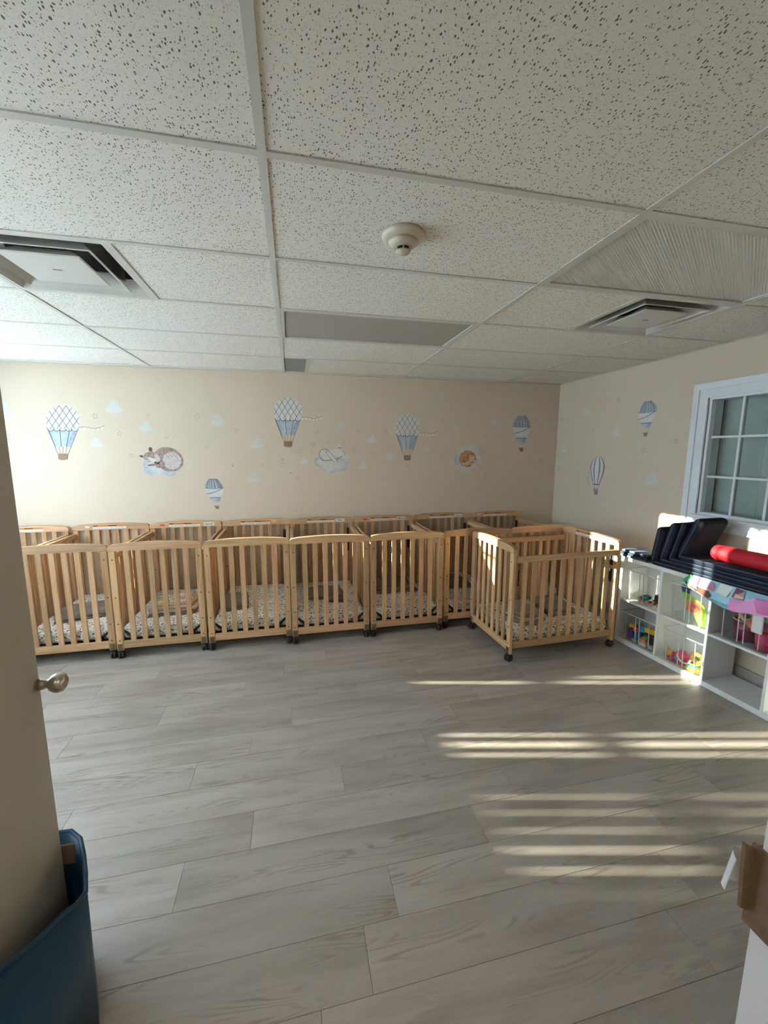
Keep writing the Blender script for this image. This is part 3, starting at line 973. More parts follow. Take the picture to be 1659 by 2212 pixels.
netted_balloon('netted hot air balloon decal above the leftmost cribs', -2.005, 2.034, 0.505, 0.140, 0.09)
netted_balloon('highest netted hot air balloon decal, left of the sleeping bunny', 0.022, 2.164, 0.507, 0.146, 0.03)
netted_balloon('netted hot air balloon decal between sleeping bunny and fox', 1.296, 2.021, 0.506, 0.142, -0.01)

def banded_balloon(label, fn, u, vt, h, hw, tilt=0.0):
    d = Decal('balloon_decal', label, 'wall decal', fn, u, vt - h / 2, 'banded hot air balloon decals')
    top = h / 2
    sk = lambda a, b_: (a + tilt * b_, b_)
    def hf(t):     # t 0 top .. 1 skirt bottom
        pts = [(0, 0.42), (0.05, 0.55), (0.15, 0.80), (0.30, 0.98), (0.42, 1.0), (0.6, 0.92), (0.8, 0.62), (1.0, 0.38)]
        for (a, x), (b_, z) in zip(pts, pts[1:]):
            if a <= t <= b_:
                return hw * (x + (z - x) * (t - a) / (b_ - a))
        return hw * 0.38
    yb = top - 0.75 * h
    Y = lambda t: top + (yb - top) * t
    def band(t0, t1, s0=-1, s1=1, n=8):
        ts = [t0 + (t1 - t0) * i / n for i in range(n + 1)]
        return [sk(s1 * hf(t), Y(t)) for t in ts] + [sk(s0 * hf(t), Y(t)) for t in ts[::-1]]
    d.part('crown', [band(0.0, 0.40)], 0, 'p_dblue')
    d.part('crown_gores', [band(0.0, 0.40, a, a + 0.24) for a in (-1, -0.62, -0.2, 0.22)], 1, 'p_blue')
    d.part('white_band', [band(0.40, 0.82)], 0, 'p_net')
    d.part('skirt', [band(0.82, 1.0)], 0, 'p_blue')
    d.part('skirt_shade', [band(0.82, 1.0, 0.35, 1.0)], 1, 'p_dblue')
    ln = []
    for a in (-0.76, -0.5, -0.2, 0.1, 0.42, 0.72):
        ln += strip([sk(a * hf(t), Y(t)) for t in (0, 0.1, 0.2, 0.3, 0.4)], 0.0045)
    ln += strip([sk(a * hf(0.4), Y(0.4) - 0.006 * (1 - a * a)) for a in (-1, -0.5, 0, 0.5, 1)], 0.005)
    ln += strip([sk(a * hf(0.82), Y(0.82)) for a in (-1, 0, 1)], 0.007)
    d.part('outline', ln, 2, 'p_line')
    gl = [sk(a * hw * 0.93, Y(0.66) - 0.05 * hw * 4 * (1 - a * a) * 0.5 + (a + 1) * hw * 0.32) for a in [-1 + i / 4 for i in range(9)]]
    d.part('bunting_string', strip(gl, 0.006), 2, 'p_line')
    d.part('pennant', [[(x - 0.009, y_ - 0.003), (x + 0.007, y_ - 0.003), (x - 0.008, y_ - 0.026)] for x, y_ in gl[1::2]], 2, 'p_flag')
    yk = top - 0.885 * h
    bw = hw * 0.27
    d.part('ropes', strip([sk(-hw * 0.33, yb), sk(-bw, yk)], 0.003) + strip([sk(hw * 0.33, yb), sk(bw, yk)], 0.003), 0, 'p_cloud')
    d.part('basket', [[sk(-bw, yk), sk(bw, yk), sk(bw * 0.8, yk - 0.11 * h), sk(-bw * 0.3, yk - 0.11 * h)]], 1, 'p_basket')
    return d
banded_balloon('blue banded hot air balloon decal near the corner, right of fox', fback, 2.68, 2.034, 0.415, 0.118, -0.03)
banded_balloon('low blue banded balloon decal just above the crib rails', fback, -0.72, 1.345, 0.31, 0.088, -0.08)
banded_balloon('blue banded hot air balloon decal beside the white window casing', fright, -0.648, 2.066, 0.31, 0.095, 0.0)
def striped_balloon(label, fn, u, vt, h, hw):
    d = Decal('balloon_decal', label, 'wall decal', fn, u, vt - h / 2)
    top = h / 2
    yb = top - 0.72 * h
    prof = [(0, 0.25), (0.06, 0.5), (0.18, 0.82), (0.35, 1.0), (0.5, 0.98), (0.7, 0.82), (0.88, 0.58), (1, 0.45)]
    Y = lambda t: top + (yb - top) * t
    def band(a, b_):
        return [(b_ * hw * x, Y(t)) for t, x in prof] + [(a * hw * x, Y(t)) for t, x in prof[::-1]]
    d.part('envelope', [band(-1, 1)], 0, 'p_net')
    d.part('stripe', [band(-1, -0.88), band(-0.58, -0.40), band(0.22, 0.42), band(0.82, 1.0)], 1, 'p_stripe')
    d.part('mouth', [[(-0.45 * hw, yb), (0.45 * hw, yb), (0.40 * hw, yb - 0.01), (-0.40 * hw, yb - 0.01)]], 1, 'p_beard')
    yk = top - 0.82 * h
    d.part('ropes', strip([(-0.4 * hw, yb), (-0.3 * hw, yk)], 0.003) + strip([(0.4 * hw, yb), (0.28 * hw, yk)], 0.003), 0, 'p_cloud')
    d.part('basket', [[(-0.34 * hw, yk), (0.32 * hw, yk - 0.004), (0.26 * hw, top - h), (-0.2 * hw, top - h)]], 0, 'p_stripe')
    d.part('basket_trim', [[(-0.34 * hw, yk), (0.32 * hw, yk - 0.004), (0.30 * hw, yk - 0.02), (-0.28 * hw, yk - 0.024)]], 1, 'p_dblue')
    tail = [(-hw * 1.05 - 0.02 * math.sin(i / 8 * math.pi) * 1.5, top - 0.3 * h - i * 0.055 * h) for i in range(9)]
    d.part('bunting_string', strip(tail, 0.003), 0, 'p_stripe')
    d.part('pennant', [[(x, y_), (x - 0.012, y_ - 0.006), (x - 0.002, y_ - 0.02)] for x, y_ in tail[1::2]], 1, 'p_flag')
striped_balloon('mauve striped hot air balloon decal low on the window wall', fright, -1.205, 1.575, 0.40, 0.100)

# animals asleep on clouds
d = Decal('bear_decal', 'sleeping brown bear on blue cloud decal, second from left', 'wall decal', fback, -1.18, 1.52)
d.part('cloud', [ell(-0.10, -0.09, 0.075, 0.045), ell(-0.04, -0.085, 0.06, 0.05), ell(0.055, -0.095, 0.06, 0.05), ell(-0.125, -0.03, 0.05, 0.055), ell(0.12, -0.06, 0.06, 0.035)], 0, 'p_cloud2')
d.part('body', [ell(0.055, 0.02, 0.135, 0.115, 36, rot=-0.45)], 1, 'p_bear')
d.part('flank', [ell(0.085, 0.005, 0.085, 0.085, 30, rot=-0.4)], 2, 'p_bear2')
d.part('arm', [ell(-0.02, -0.03, 0.045, 0.03, 20, rot=0.5)], 3, 'p_bear')
d.part('head', [ell(-0.095, 0.03, 0.078, 0.062, 28, rot=-0.5)], 3, 'p_bear2')
d.part('crown', [ell(-0.115, 0.055, 0.055, 0.035, 20, rot=0.5)], 4, 'p_bear')
d.part('face_stripe', [ell(-0.085, 0.012, 0.050, 0.017, 18, rot=-0.55)], 5, 'p_bun')
d.part('ear', [ell(-0.10, 0.115, 0.016, 0.022, 14), ell(-0.18, 0.048, 0.022, 0.011, 14, rot=-0.3)], 2, 'p_beard')
d.part('nose', [ell(-0.062, -0.012, 0.013, 0.012, 14)], 6, 'p_beard')
d.part('closed_eye', strip(ell(-0.075, 0.042, 0.012, 0.007, 6, math.pi, 2 * math.pi), 0.004) + strip(ell(-0.12, 0.005, 0.01, 0.006, 6, math.pi, 2 * math.pi), 0.004), 6, 'p_beard')
d.part('paw', [ell(-0.10, -0.035, 0.04, 0.010, 14, rot=0.1), ell(0.165, -0.035, 0.013, 0.012, 12)], 4, 'p_bear')
d.part('fur_strokes', sum([strip([(0.02 + 0.012 * i, 0.075 - 0.004 * (i % 3) * 3), (0.032 + 0.012 * i, 0.066 - 0.012 * (i % 3))], 0.003) for i in range(9)], []), 3, 'p_beard')
d = Decal('bunny_decal', 'sleeping cream bunny on grey cloud decal in mid wall', 'wall decal', fback, 0.465, 1.53)
cl = [ell(-0.10, -0.02, 0.09, 0.055), ell(-0.02, -0.075, 0.085, 0.07), ell(0.09, -0.055, 0.075, 0.065), ell(0.145, 0.005, 0.05, 0.05), ell(0.105, 0.055, 0.045, 0.045), ell(0.0, -0.01, 0.10, 0.05)]
d.part('cloud', cl, 0, 'p_cloud2')
d.part('cloud_light', [ell(-0.09, -0.02, 0.07, 0.038), ell(-0.02, -0.065, 0.07, 0.055), ell(0.08, -0.05, 0.06, 0.048)], 1, 'p_cloud')
d.part('body', [ell(0.055, 0.065, 0.075, 0.05, 26, rot=-0.15)], 2, 'p_bun')
d.part('head', [ell(-0.07, 0.055, 0.062, 0.055, 26, rot=-0.3)], 3, 'p_bun')
d.part('ear', [ell(0.0, 0.03, 0.085, 0.020, 24, rot=-0.85)], 4, 'p_bun')
d.part('outline', strip(ell(-0.07, 0.055, 0.063, 0.056, 14, 1.2, 4.6, rot=-0.3), 0.005) + strip(ell(0.0, 0.03, 0.086, 0.021, 18, 0.2, 5.6, rot=-0.85), 0.0035) + strip([(-0.11, 0.0), (-0.05, -0.008), (0.0, 0.0)], 0.006) + strip([(0.04, 0.012), (0.08, 0.02), (0.11, 0.04)], 0.006), 5, 'p_line')
d.part('tail', [ell(0.088, 0.138, 0.020, 0.018, 16)], 3, 'p_net')
d.part('tail_shade', [ell(0.088, 0.128, 0.018, 0.008, 16)], 4, 'p_dblue')
d.part('paw', [ell(-0.12, 0.0, 0.02, 0.009, 12), ell(-0.03, 0.0, 0.022, 0.012, 12, rot=0.6), ell(0.12, 0.04, 0.012, 0.035, 14, rot=0.4)], 4, 'p_bun')
d.part('nose', [ell(-0.112, 0.012, 0.006, 0.006, 8)], 6, 'p_line')
d.part('closed_eye', strip(ell(-0.085, 0.058, 0.010, 0.006, 6, math.pi, 2 * math.pi), 0.003), 6, 'p_line')
d = Decal('fox_decal', 'curled orange fox on pale cloud decal, right half of wall', 'wall decal', fback, 2.02, 1.54)
d.part('cloud', [ell(-0.10, 0.0, 0.08, 0.075), ell(-0.02, -0.09, 0.09, 0.07), ell(0.08, -0.02, 0.09, 0.085), ell(0.03, 0.08, 0.09, 0.085), ell(-0.06, 0.06, 0.07, 0.06)], 0, 'p_cloud')
d.part('cloud_shade', [ell(-0.135, -0.005, 0.035, 0.06), ell(-0.08, -0.06, 0.05, 0.03), ell(0.125, -0.045, 0.035, 0.04)], 1, 'p_cloud2')
d.part('body', [ell(-0.005, 0.0, 0.102, 0.094, 34)], 2, 'p_fox')
d.part('belly', [ell(0.03, -0.02, 0.062, 0.06, 24, rot=0.6)], 3, 'p_fox2')
d.part('head', [ell(-0.045, 0.015, 0.060, 0.048, 24, rot=0.7)], 4, 'p_fox')
d.part('cheek', [ell(-0.03, -0.055, 0.05, 0.022, 18, rot=-0.2)], 4, 'p_fox2')
d.part('nose', [ell(0.018, -0.078, 0.009, 0.008, 10), ell(0.09, -0.002, 0.008, 0.008, 8)], 5, 'p_beard')
d.part('fold_line', strip([(-0.07, -0.04), (-0.03, -0.035), (0.0, -0.01), (0.0, 0.03)], 0.007) + strip([(0.02, -0.03), (0.05, -0.05), (0.06, -0.03)], 0.004), 5, 'p_beard')

# little clouds and stars: labels name the nearest large decal and the side they lie on
BIG = [('far left netted balloon', -2.005, 1.78), ('sleeping bear', -1.18, 1.52), ('low banded balloon', -0.72, 1.19), ('highest netted balloon', 0.022, 1.91),
       ('sleeping bunny', 0.465, 1.53), ('netted balloon right of the bunny', 1.296, 1.77), ('curled fox', 2.02, 1.54), ('corner banded balloon', 2.68, 1.83)]
BIGR = [('window wall banded balloon', -0.648, 1.91), ('mauve striped balloon', -1.205, 1.375)]
used_lbl = {}
def where(u, v, big):
    nm, bu, bv = min(big, key=lambda b_: math.hypot(b_[1] - u, b_[2] - v))
    du, dv = u - bu, v - bv
    hz = '' if abs(du) < 0.12 else ('right' if du > 0 else 'left')
    vt = '' if abs(dv) < 0.07 else ('upper' if dv > 0 else 'lower')
    side = (vt + ' ' + hz).strip() if hz and vt else (hz or {'upper': 'top', 'lower': 'bottom', '': 'face'}[vt])
    return nm, side, math.hypot(du, dv)
def spread(items, noun):
    """items (u, v, big): returns labels made unique by distance order"""
    g = {}
    for i, (u, v, big) in enumerate(items):
        nm, sd_, di = where(u, v, big)
        g.setdefault((nm, sd_), []).append((di, i))
    lab = [None] * len(items)
    words = [[''], ['nearer ', 'farther '], ['nearest ', 'middle ', 'farthest '], ['nearest ', 'second nearest ', 'third nearest ', 'farthest ']]
    for (nm, sd_), lst in g.items():
        lst.sort()
        for (di, i), w_ in zip(lst, words[len(lst) - 1]):
            lab[i] = f'{w_}{noun} at the {sd_} of the {nm}'
    return lab
CL = [(-2.46, 1.981, 0.09), (-1.567, 2.032, 0.075), (-1.739, 1.701, 0.055), (-1.308, 1.857, 0.055), (-0.655, 1.921, 0.065), (-0.286, 1.702, 0.065), (-0.342, 1.36, 0.065), (0.176, 1.523, 0.045), (0.57, 1.9, 0.045), (0.898, 1.754, 0.055), (0.795, 1.472, 0.055), (1.099, 1.571, 0.055), (1.862, 1.901, 0.035), (1.528, 1.643, 0.04), (2.324, 1.965, 0.05), (2.445, 1.506, 0.03)]
RCL = [(1.447, 2.055, 0.055), (0.998, 1.814, 0.055), (1.761, 1.652, 0.045), (0.524, 1.391, 0.075)]
ST = [(-1.134, 1.75), (-0.773, 1.663), (-0.481, 1.825), (-0.247, 1.483), (-1.276, 1.962), (-0.838, 1.958), (-1.729, 1.94), (-1.535, 1.778), (-1.448, 1.573), (-2.441, 1.742), (0.322, 1.817), (0.274, 1.688), (0.426, 1.717), (0.136, 1.624), (-0.042, 1.482), (0.105, 1.345), (0.751, 1.831), (0.903, 1.601), (0.695, 1.645), (0.607, 1.727), (2.041, 2.077), (1.712, 1.947), (2.231, 1.793), (1.691, 1.552), (1.304, 1.454), (2.249, 1.354), (2.967, 1.511), (1.055, 1.825)]
RST = [(0.997, 2.122), (1.838, 1.993), (1.312, 1.844), (0.646, 1.633), (0.337, 1.709), (1.837, 1.432)]
DOTS = [(-0.045, 1.531), (0.034, 1.394), (-0.534, 1.474)]
def flat_decal(name, label, cat, fn, u, v, polys, k, mat, group):
    p = Vector(fn(u, v, 0))
    mb = MB()
    for q in polys:
        ar = sum(q[i][0] * q[(i + 1) % len(q)][1] - q[(i + 1) % len(q)][0] * q[i][1] for i in range(len(q)))
        if ar < 0:
            q = q[::-1]
        mb.prism(q, 0, LAY, lambda a, b_, d_: tuple(Vector(fn(u + a, v + b_, d_)) - p))
    o = mb.build(name, mat)
    o.location = p
    return tag(o, label, cat, group)
items = [(u, v, BIG) for u, v, r_ in CL] + [(-y_, v, BIGR) for y_, v, r_ in RCL]
labs = spread(items, 'small pale cloud decal')
for (u, v, bg_), lb, r_ in zip(items, labs, [c[2] for c in CL] + [c[2] for c in RCL]):
    fn = fback if bg_ is BIG else fright
    pl = ell(0, -r_ * 0.45, r_, r_ * 0.38, 14, math.pi, 2 * math.pi)[::1] + [(r_ * 0.97, -r_ * 0.3), (r_ * 0.8, -r_ * 0.12), (r_ * 0.62, 0.0), (r_ * 0.58, r_ * 0.3), (r_ * 0.42, r_ * 0.62), (r_ * 0.12, r_ * 0.8), (-r_ * 0.2, r_ * 0.72), (-r_ * 0.42, r_ * 0.42), (-r_ * 0.5, r_ * 0.1), (-r_ * 0.78, -r_ * 0.1), (-r_ * 0.97, -r_ * 0.32)]
    pl_old = [(-r_, -r_ * 0.8), (r_, -r_ * 0.8), (r_ * 0.85, -r_ * 0.3), (r_ * 0.55, r_ * 0.05), (r_ * 0.42, r_ * 0.55), (r_ * 0.1, r_ * 0.85), (-r_ * 0.25, r_ * 0.6), (-r_ * 0.4, r_ * 0.15), (-r_ * 0.75, -r_ * 0.15)]
    flat_decal('cloud_decal', lb, 'wall decal', fn, u, v, [pl], 0, 'p_cloud', 'small cloud decals')
def star(r_, a0):
    o, i_ = [], []
    for k in range(10):
        a = a0 + k * math.pi / 5
        q = r_ if k % 2 == 0 else r_ * 0.45
        o.append((q * math.cos(a), q * math.sin(a)))
    return strip(o + [o[0]], r_ * 0.11)
items = [(u, v, BIG) for u, v in ST] + [(-y_, v, BIGR) for y_, v in RST]
labs = spread(items, 'tiny tan star decal')
rs = random.Random(3)
for (u, v, bg_), lb in zip(items, labs):
    flat_decal('star_decal', lb, 'wall decal', fback if bg_ is BIG else fright, u, v, star(rs.uniform(0.018, 0.030), rs.uniform(0, 1.2)), 0, 'p_star', 'small star decals')
for (u, v), lb in zip(DOTS, ('small grey dot decal below the highest netted balloon', 'lower small grey dot decal left of the bunny cloud', 'small grey dot decal between bear and low balloon')):
    flat_decal('dot_decal', lb, 'wall decal', fback, u, v, [ell(0, 0, 0.012, 0.012, 12)], 0, 'p_dblue', 'small dot decals')

# ------------------------------------------------------------------ cribs
CW, CLN = 0.664, 0.985
def arch_rail():
    n = 16
    pts = [(-CW / 2, 0.868)]
    rc = 0.026
    top = lambda x: 0.914 + 0.017 * (1 - (x / (CW / 2)) ** 2)
    for i in range(5):
        a = math.pi - i * math.pi / 8
        pts.append((-CW / 2 + rc + rc * math.cos(a), top(-CW / 2) - rc + rc * math.sin(a)))
    for i in range(1, n):
        x = -CW / 2 + rc + (CW - 2 * rc) * i / n
        pts.append((x, top(x)))
    for i in range(5):
        a = math.pi / 2 - i * math.pi / 8
        pts.append((CW / 2 - rc + rc * math.cos(a), top(CW / 2) - rc + rc * math.sin(a)))
    pts.append((CW / 2, 0.868))
    return pts
def bev_box(a, b_, r_=0.003):
    return MB().rbox(a, b_, r_, 1)
rail_poly = arch_rail()[::-1]
MESH = {}
def mk(key, mb, mat, smooth=False):
    MESH[key] = mb.mesh(key.split(':')[0], mat, smooth)
PW2 = 0.047
for e, y0 in (('f', 0.0), ('b', CLN - 0.034)):
    mk('top_rail:' + e, MB().prism(rail_poly, y0, y0 + 0.034, lambda u, v, d: (u, d, v)), 'woodx')
    yp = y0 + 0.004
    for sx, sg in (('l', -1), ('r', 1)):
        x0 = sg * (CW / 2 - PW2 / 2 - 0.003)
        mk('post:' + e + sx, bev_box((x0 - PW2 / 2, yp, 0.066), (x0 + PW2 / 2, yp + 0.026, 0.868)), 'woodz')
        yo = yp - 0.0015 if e == 'f' else yp + 0.026 - 0.0005
        bm_ = MB()
        for z in (0.80, 0.50, 0.285, 0.150):
            bm_.lathe([(0, 0), (0.0055, 0), (0.0045, 0.002), (0, 0.002)], 8, Matrix.Translation((x0, yo + (0.0 if e == 'b' else 0.002), z)) @ Matrix.Rotation(R(90 if e == 'f' else -90), 4, 'X'))
        mk('bolts:' + e + sx, bm_, 'bolt')
        bi = MB()
        for z in (0.72, 0.45):
            bi.lathe([(0, 0), (0.006, 0), (0.005, 0.002), (0, 0.002)], 8, Matrix.Translation((x0, yp + (0.026 if e == 'f' else 0.0), z)) @ Matrix.Rotation(R(-90 if e == 'f' else 90), 4, 'X'))
        mk('inner_bolts:' + e + sx, bi, 'bolt')
        yq = yp - 0.002 if e == 'f' else yp + 0.026
        mk('caster_plate:' + e + sx, B((x0 - 0.018, yq, 0.070), (x0 + 0.018, yq + 0.002, 0.122)), 'bronze')
        mk('bracket:' + e + sx, MB().prism([(0.0, 0.205), (0.0, 0.225), (-0.075, 0.165), (-0.075, 0.145), (0.0, 0.145), (0.0, 0.155), (-0.045, 0.155)], 0, 0.004,
            (lambda ee, s_: (lambda u, v, d: (s_ * (CW / 2 - 0.052) + s_ * u, (0.036 if ee == 'f' else CLN - 0.040) + d, v)))(e, sg)), 'black_metal')
        # twin-wheel caster
        cx, cy = x0, yp + 0.013
        hood = MB().lathe([(0, 0.070), (0.008, 0.070), (0.010, 0.064), (0.020, 0.059), (0.024, 0.046), (0, 0.040)], 12, Matrix.Translation((cx, cy, 0)))
        mk('caster:' + e + sx, hood, 'black_metal')
        for q, off in ((0, -0.0125), (1, 0.0125)):
            mk(f'wheel:{e}{sx}{q}', MB().lathe([(0, -0.011), (0.017, -0.011), (0.028, -0.007), (0.0310, 0.0), (0.028, 0.007), (0.017, 0.011), (0, 0.011)], 18,
               Matrix.Translation((cx + off * 0.8, cy + off * 0.35, 0.0311)) @ Matrix.Rotation(R(8), 4, 'Z') @ Matrix.Rotation(R(90), 4, 'Y')), 'caster', True)
    mk('bottom_rail:' + e, bev_box((-CW / 2 + PW2 + 0.003, y0 + 0.007, 0.083), (CW / 2 - PW2 - 0.003, y0 + 0.027, 0.143)), 'woodx')
for i in range(6):
    xc = -CW / 2 + 0.123 + 0.0836 * i
    for e, y0 in (('f', 0.009), ('b', CLN - 0.025)):
        mk(f'slat:{e}{i}', bev_box((xc - 0.0195, y0, 0.140), (xc + 0.0195, y0 + 0.014, 0.869), 0.002), 'woodz')
for sx, sg in (('l', -1), ('r', 1)):
    xc = sg * (CW / 2 - 0.018)
    mk('side_rail:' + sx, bev_box((xc - 0.014, 0.034, 0.792), (xc + 0.014, CLN - 0.034, 0.838), 0.004), 'woody')
    mk('side_bottom_rail:' + sx, bev_box((xc - 0.011, 0.034, 0.108), (xc + 0.011, CLN - 0.034, 0.163)), 'woody')
    for i in range(10):
        yc = 0.034 + (CLN - 0.068) * (i + 1) / 11 
        mk(f'side_slat:{sx}{i}', bev_box((xc - 0.007, yc - 0.0185, 0.160), (xc + 0.007, yc + 0.0185, 0.794), 0.002), 'woodz')
sp = MB()
hx = CW / 2 - 0.034
for a, b_ in (((-hx, 0.042), (hx, 0.062)), ((-hx, CLN - 0.062), (hx, CLN - 0.042)), ((-hx, 0.062), (-hx + 0.02, CLN - 0.062)), ((hx - 0.02, 0.062), (hx, CLN - 0.062))):
    sp.box((*a, 0.122), (*b_, 0.140))
for i in range(5):
    y_ = 0.2 + i * 0.145
    sp.box((-hx + 0.02, y_, 0.128), (hx - 0.02, y_ + 0.012, 0.135))
mk('mattress_support', sp, 'black_metal')
yi = CLN - 0.034            # inner face of the back headboard
hg = MB()
for z in (0.56, 0.70):
    hg.box((CW / 2 - 0.072, yi + 0.0005, z), (CW / 2 - 0.046, yi + 0.0035, z + 0.11))
    hg.box((CW / 2 - 0.068, yi - 0.012, z + 0.02), (CW / 2 - 0.060, yi + 0.0005, z + 0.09))
mk('hinge_plates', hg, 'black_metal')
mk('warning_sticker', B((-0.155, yi - 0.0008, 0.878), (0.13, yi, 0.898)), 'paper')
mk('orange_strip', B((-0.155, yi - 0.0009, 0.9), (0.13, yi, 0.914)), 'orange_lbl')
tx = MB()
for x0, x1 in ((-0.15, -0.115), (-0.02, 0.05)):
    tx.box((x0, yi - 0.0013, 0.903), (x1, yi - 0.0009, 0.912))
mk('warning_print', tx, 'dark_print')
tx = MB()
for k in range(3):
    for x0 in (-0.148, -0.01):
        tx.box((x0, yi - 0.0011, 0.881 + k * 0.0055), (x0 + 0.125, yi - 0.0008, 0.8828 + k * 0.0055))
mk('fine_print', tx, 'grey_panel')

def text_mesh(txt, size, mat):
    cu_ = bpy.data.curves.new('lettering', 'FONT')
    cu_.body = txt
    cu_.size = size
    cu_.align_x = 'CENTER'
    cu_.align_y = 'CENTER'
    cu_.offset = 0.0004
    ob = bpy.data.objects.new('lettering', cu_)
    C.objects.link(ob)
    dg = bpy.context.evaluated_depsgraph_get()
    me = bpy.data.meshes.new_from_object(ob.evaluated_get(dg))
    bpy.data.objects.remove(ob)
    me.materials.clear()
    me.materials.append(M[mat])
    me.transform(Matrix.Rotation(R(90), 4, 'X'))
    return me

def crib(label, x, y, rz=0.0, extras=(), group='row of wooden cribs along the wall'):
    t = thing('crib', label, 'crib', (x, y, 0), rz, group)
    made = {}
    for key in MESH:
        nm, _, q = key.partition(':')
        if nm in ('bolts', 'inner_bolts', 'caster_plate', 'wheel', 'orange_strip', 'warning_print', 'fine_print', 'bracket', 'hinge_plates'):
            continue
        made[key] = link(nm, MESH[key], t)
    for key in MESH:
        nm, _, q = key.partition(':')
        if nm in ('bolts', 'inner_bolts', 'caster_plate'):
            bo = link(nm, MESH[key], made['post:' + q])
            if nm != 'caster_plate':
                bo['kind'] = 'stuff'
        elif nm == 'hinge_plates':
            link(nm, MESH[key], made['post:br'])['kind'] = 'stuff'
        elif nm == 'wheel':
            link(nm, MESH[key], made['caster:' + q[:2]])
        elif nm == 'bracket':
            link(nm, MESH[key], made['mattress_support'])
        elif nm in ('orange_strip', 'warning_print', 'fine_print'):
            link(nm, MESH[key], made['warning_sticker'])
    for kind, px, txt in extras:
        if kind == 'name':
            g = B((px - 0.048, yi - 0.0022, 0.880), (px + 0.048, yi - 0.001, 0.912)).build('name_tag', 'paper', t)
            l = link('lettering', text_mesh(txt, 0.026, 'ink'), g)
            l.location = (px, yi - 0.0026, 0.896)
        elif kind == 'pink':
            g = B((px - 0.02, yi - 0.0022, 0.888), (px + 0.02, yi - 0.001, 0.907)).build('pink_tag', 'pink_lbl', t)
            if txt:
                l = link('lettering', text_mesh(txt, 0.014, 'ink'), g)
                l.location = (px, yi - 0.0026, 0.897)
        else:
            g = B((px - 0.018, yi - 0.0022, 0.892), (px + 0.018, yi - 0.001, 0.908)).build('small_tag', 'paper', t)
            B((px - 0.014, yi - 0.0026, 0.8985), (px + 0.014, yi - 0.0022, 0.9015)).build('print_line', 'grey_panel', g)
    return t
def ycr(y):
    return y - 0.017
row = [
    (-2.357, 0.905, 'wooden crib at the row far left, mostly hidden behind the door', ()),
    (-1.672, 0.925, 'wooden crib cut by the door edge, grey blanket on its mattress', (('small', -0.20, ''),)),
    (-0.998, 0.905, 'wooden crib with name tag Samuel and a pile of printed blankets', (('pink', -0.215, ''), ('name', 0.215, 'Samuel'))),
    (-0.322, 0.890, 'wooden crib between the ones tagged Samuel and Zion', (('small', 0.175, ''),)),
    (0.342, 0.860, 'wooden crib with a white name tag reading Zion', (('name', 0.19, 'Zion'),)),
    (1.016, 0.853, 'wooden crib with name tag Manuel and one pink tag', (('pink', -0.215, 'Push'), ('name', 0.19, 'Manuel'))),
    (1.700, 0.886, 'wooden crib with name tag Justice, half hidden by the loose crib', (('name', 0.19, 'Justice'),)),
    (2.372, 0.908, 'wooden crib at the room corner, behind the loose crib', (('small', -0.22, ''),)),
]
CR = []
for x, y, lb, ex in row:
    CR.append((x, y, 0.0))
    crib(lb, x, y, 0.0, ex)
# loose crib turned across the room: head to the window wall
LRZ = R(-90 + 2.2)
LX, LY = 1.627, 0.528
crib('sunlit wooden crib standing alone sideways in front of the row', LX, LY, LRZ, (), None and 'x')
CR.append((LX, LY, LRZ))

def cloc(i, lx, ly, lz):
    x, y, rz = CR[i]
    return (x + lx * math.cos(rz) - ly * math.sin(rz), y + lx * math.sin(rz) + ly * math.cos(rz), lz)
mm_ = MB().rbox((-0.295, 0.042, 0.0), (0.295, CLN - 0.042, 0.098), 0.03, 3)
for vi, p in enumerate(mm_.v):
    x, y_, z = p
    if z > 0.06:
        z += 0.006 * math.sin(x * 21 + y_ * 7) + 0.005 * math.sin(y_ * 17)
    mm_.v[vi] = (x, y_, z)
mat_me = mm_.mesh('crib_mattress', 'sheet', True)
ml = ['leaf-print mattress in the far left crib behind the door', 'leaf-print mattress in the crib cut by the door edge', 'leaf-print mattress under the pile of printed blankets',
      'leaf-print mattress in the crib left of the Zion crib', 'leaf-print mattress in the Zion crib', 'leaf-print mattress in the Manuel crib',
      'leaf-print mattress in the Justice crib', 'leaf-print mattress in the corner crib', 'leaf-print mattress in the loose sunlit crib']
for i in range(9):
    o = link('crib_mattress', mat_me)
    o.location = cloc(i, 0, 0, 0.142)
    o.rotation_euler = (0, 0, CR[i][2])
    tag(o, ml[i], 'mattress', 'leaf-print crib mattresses')

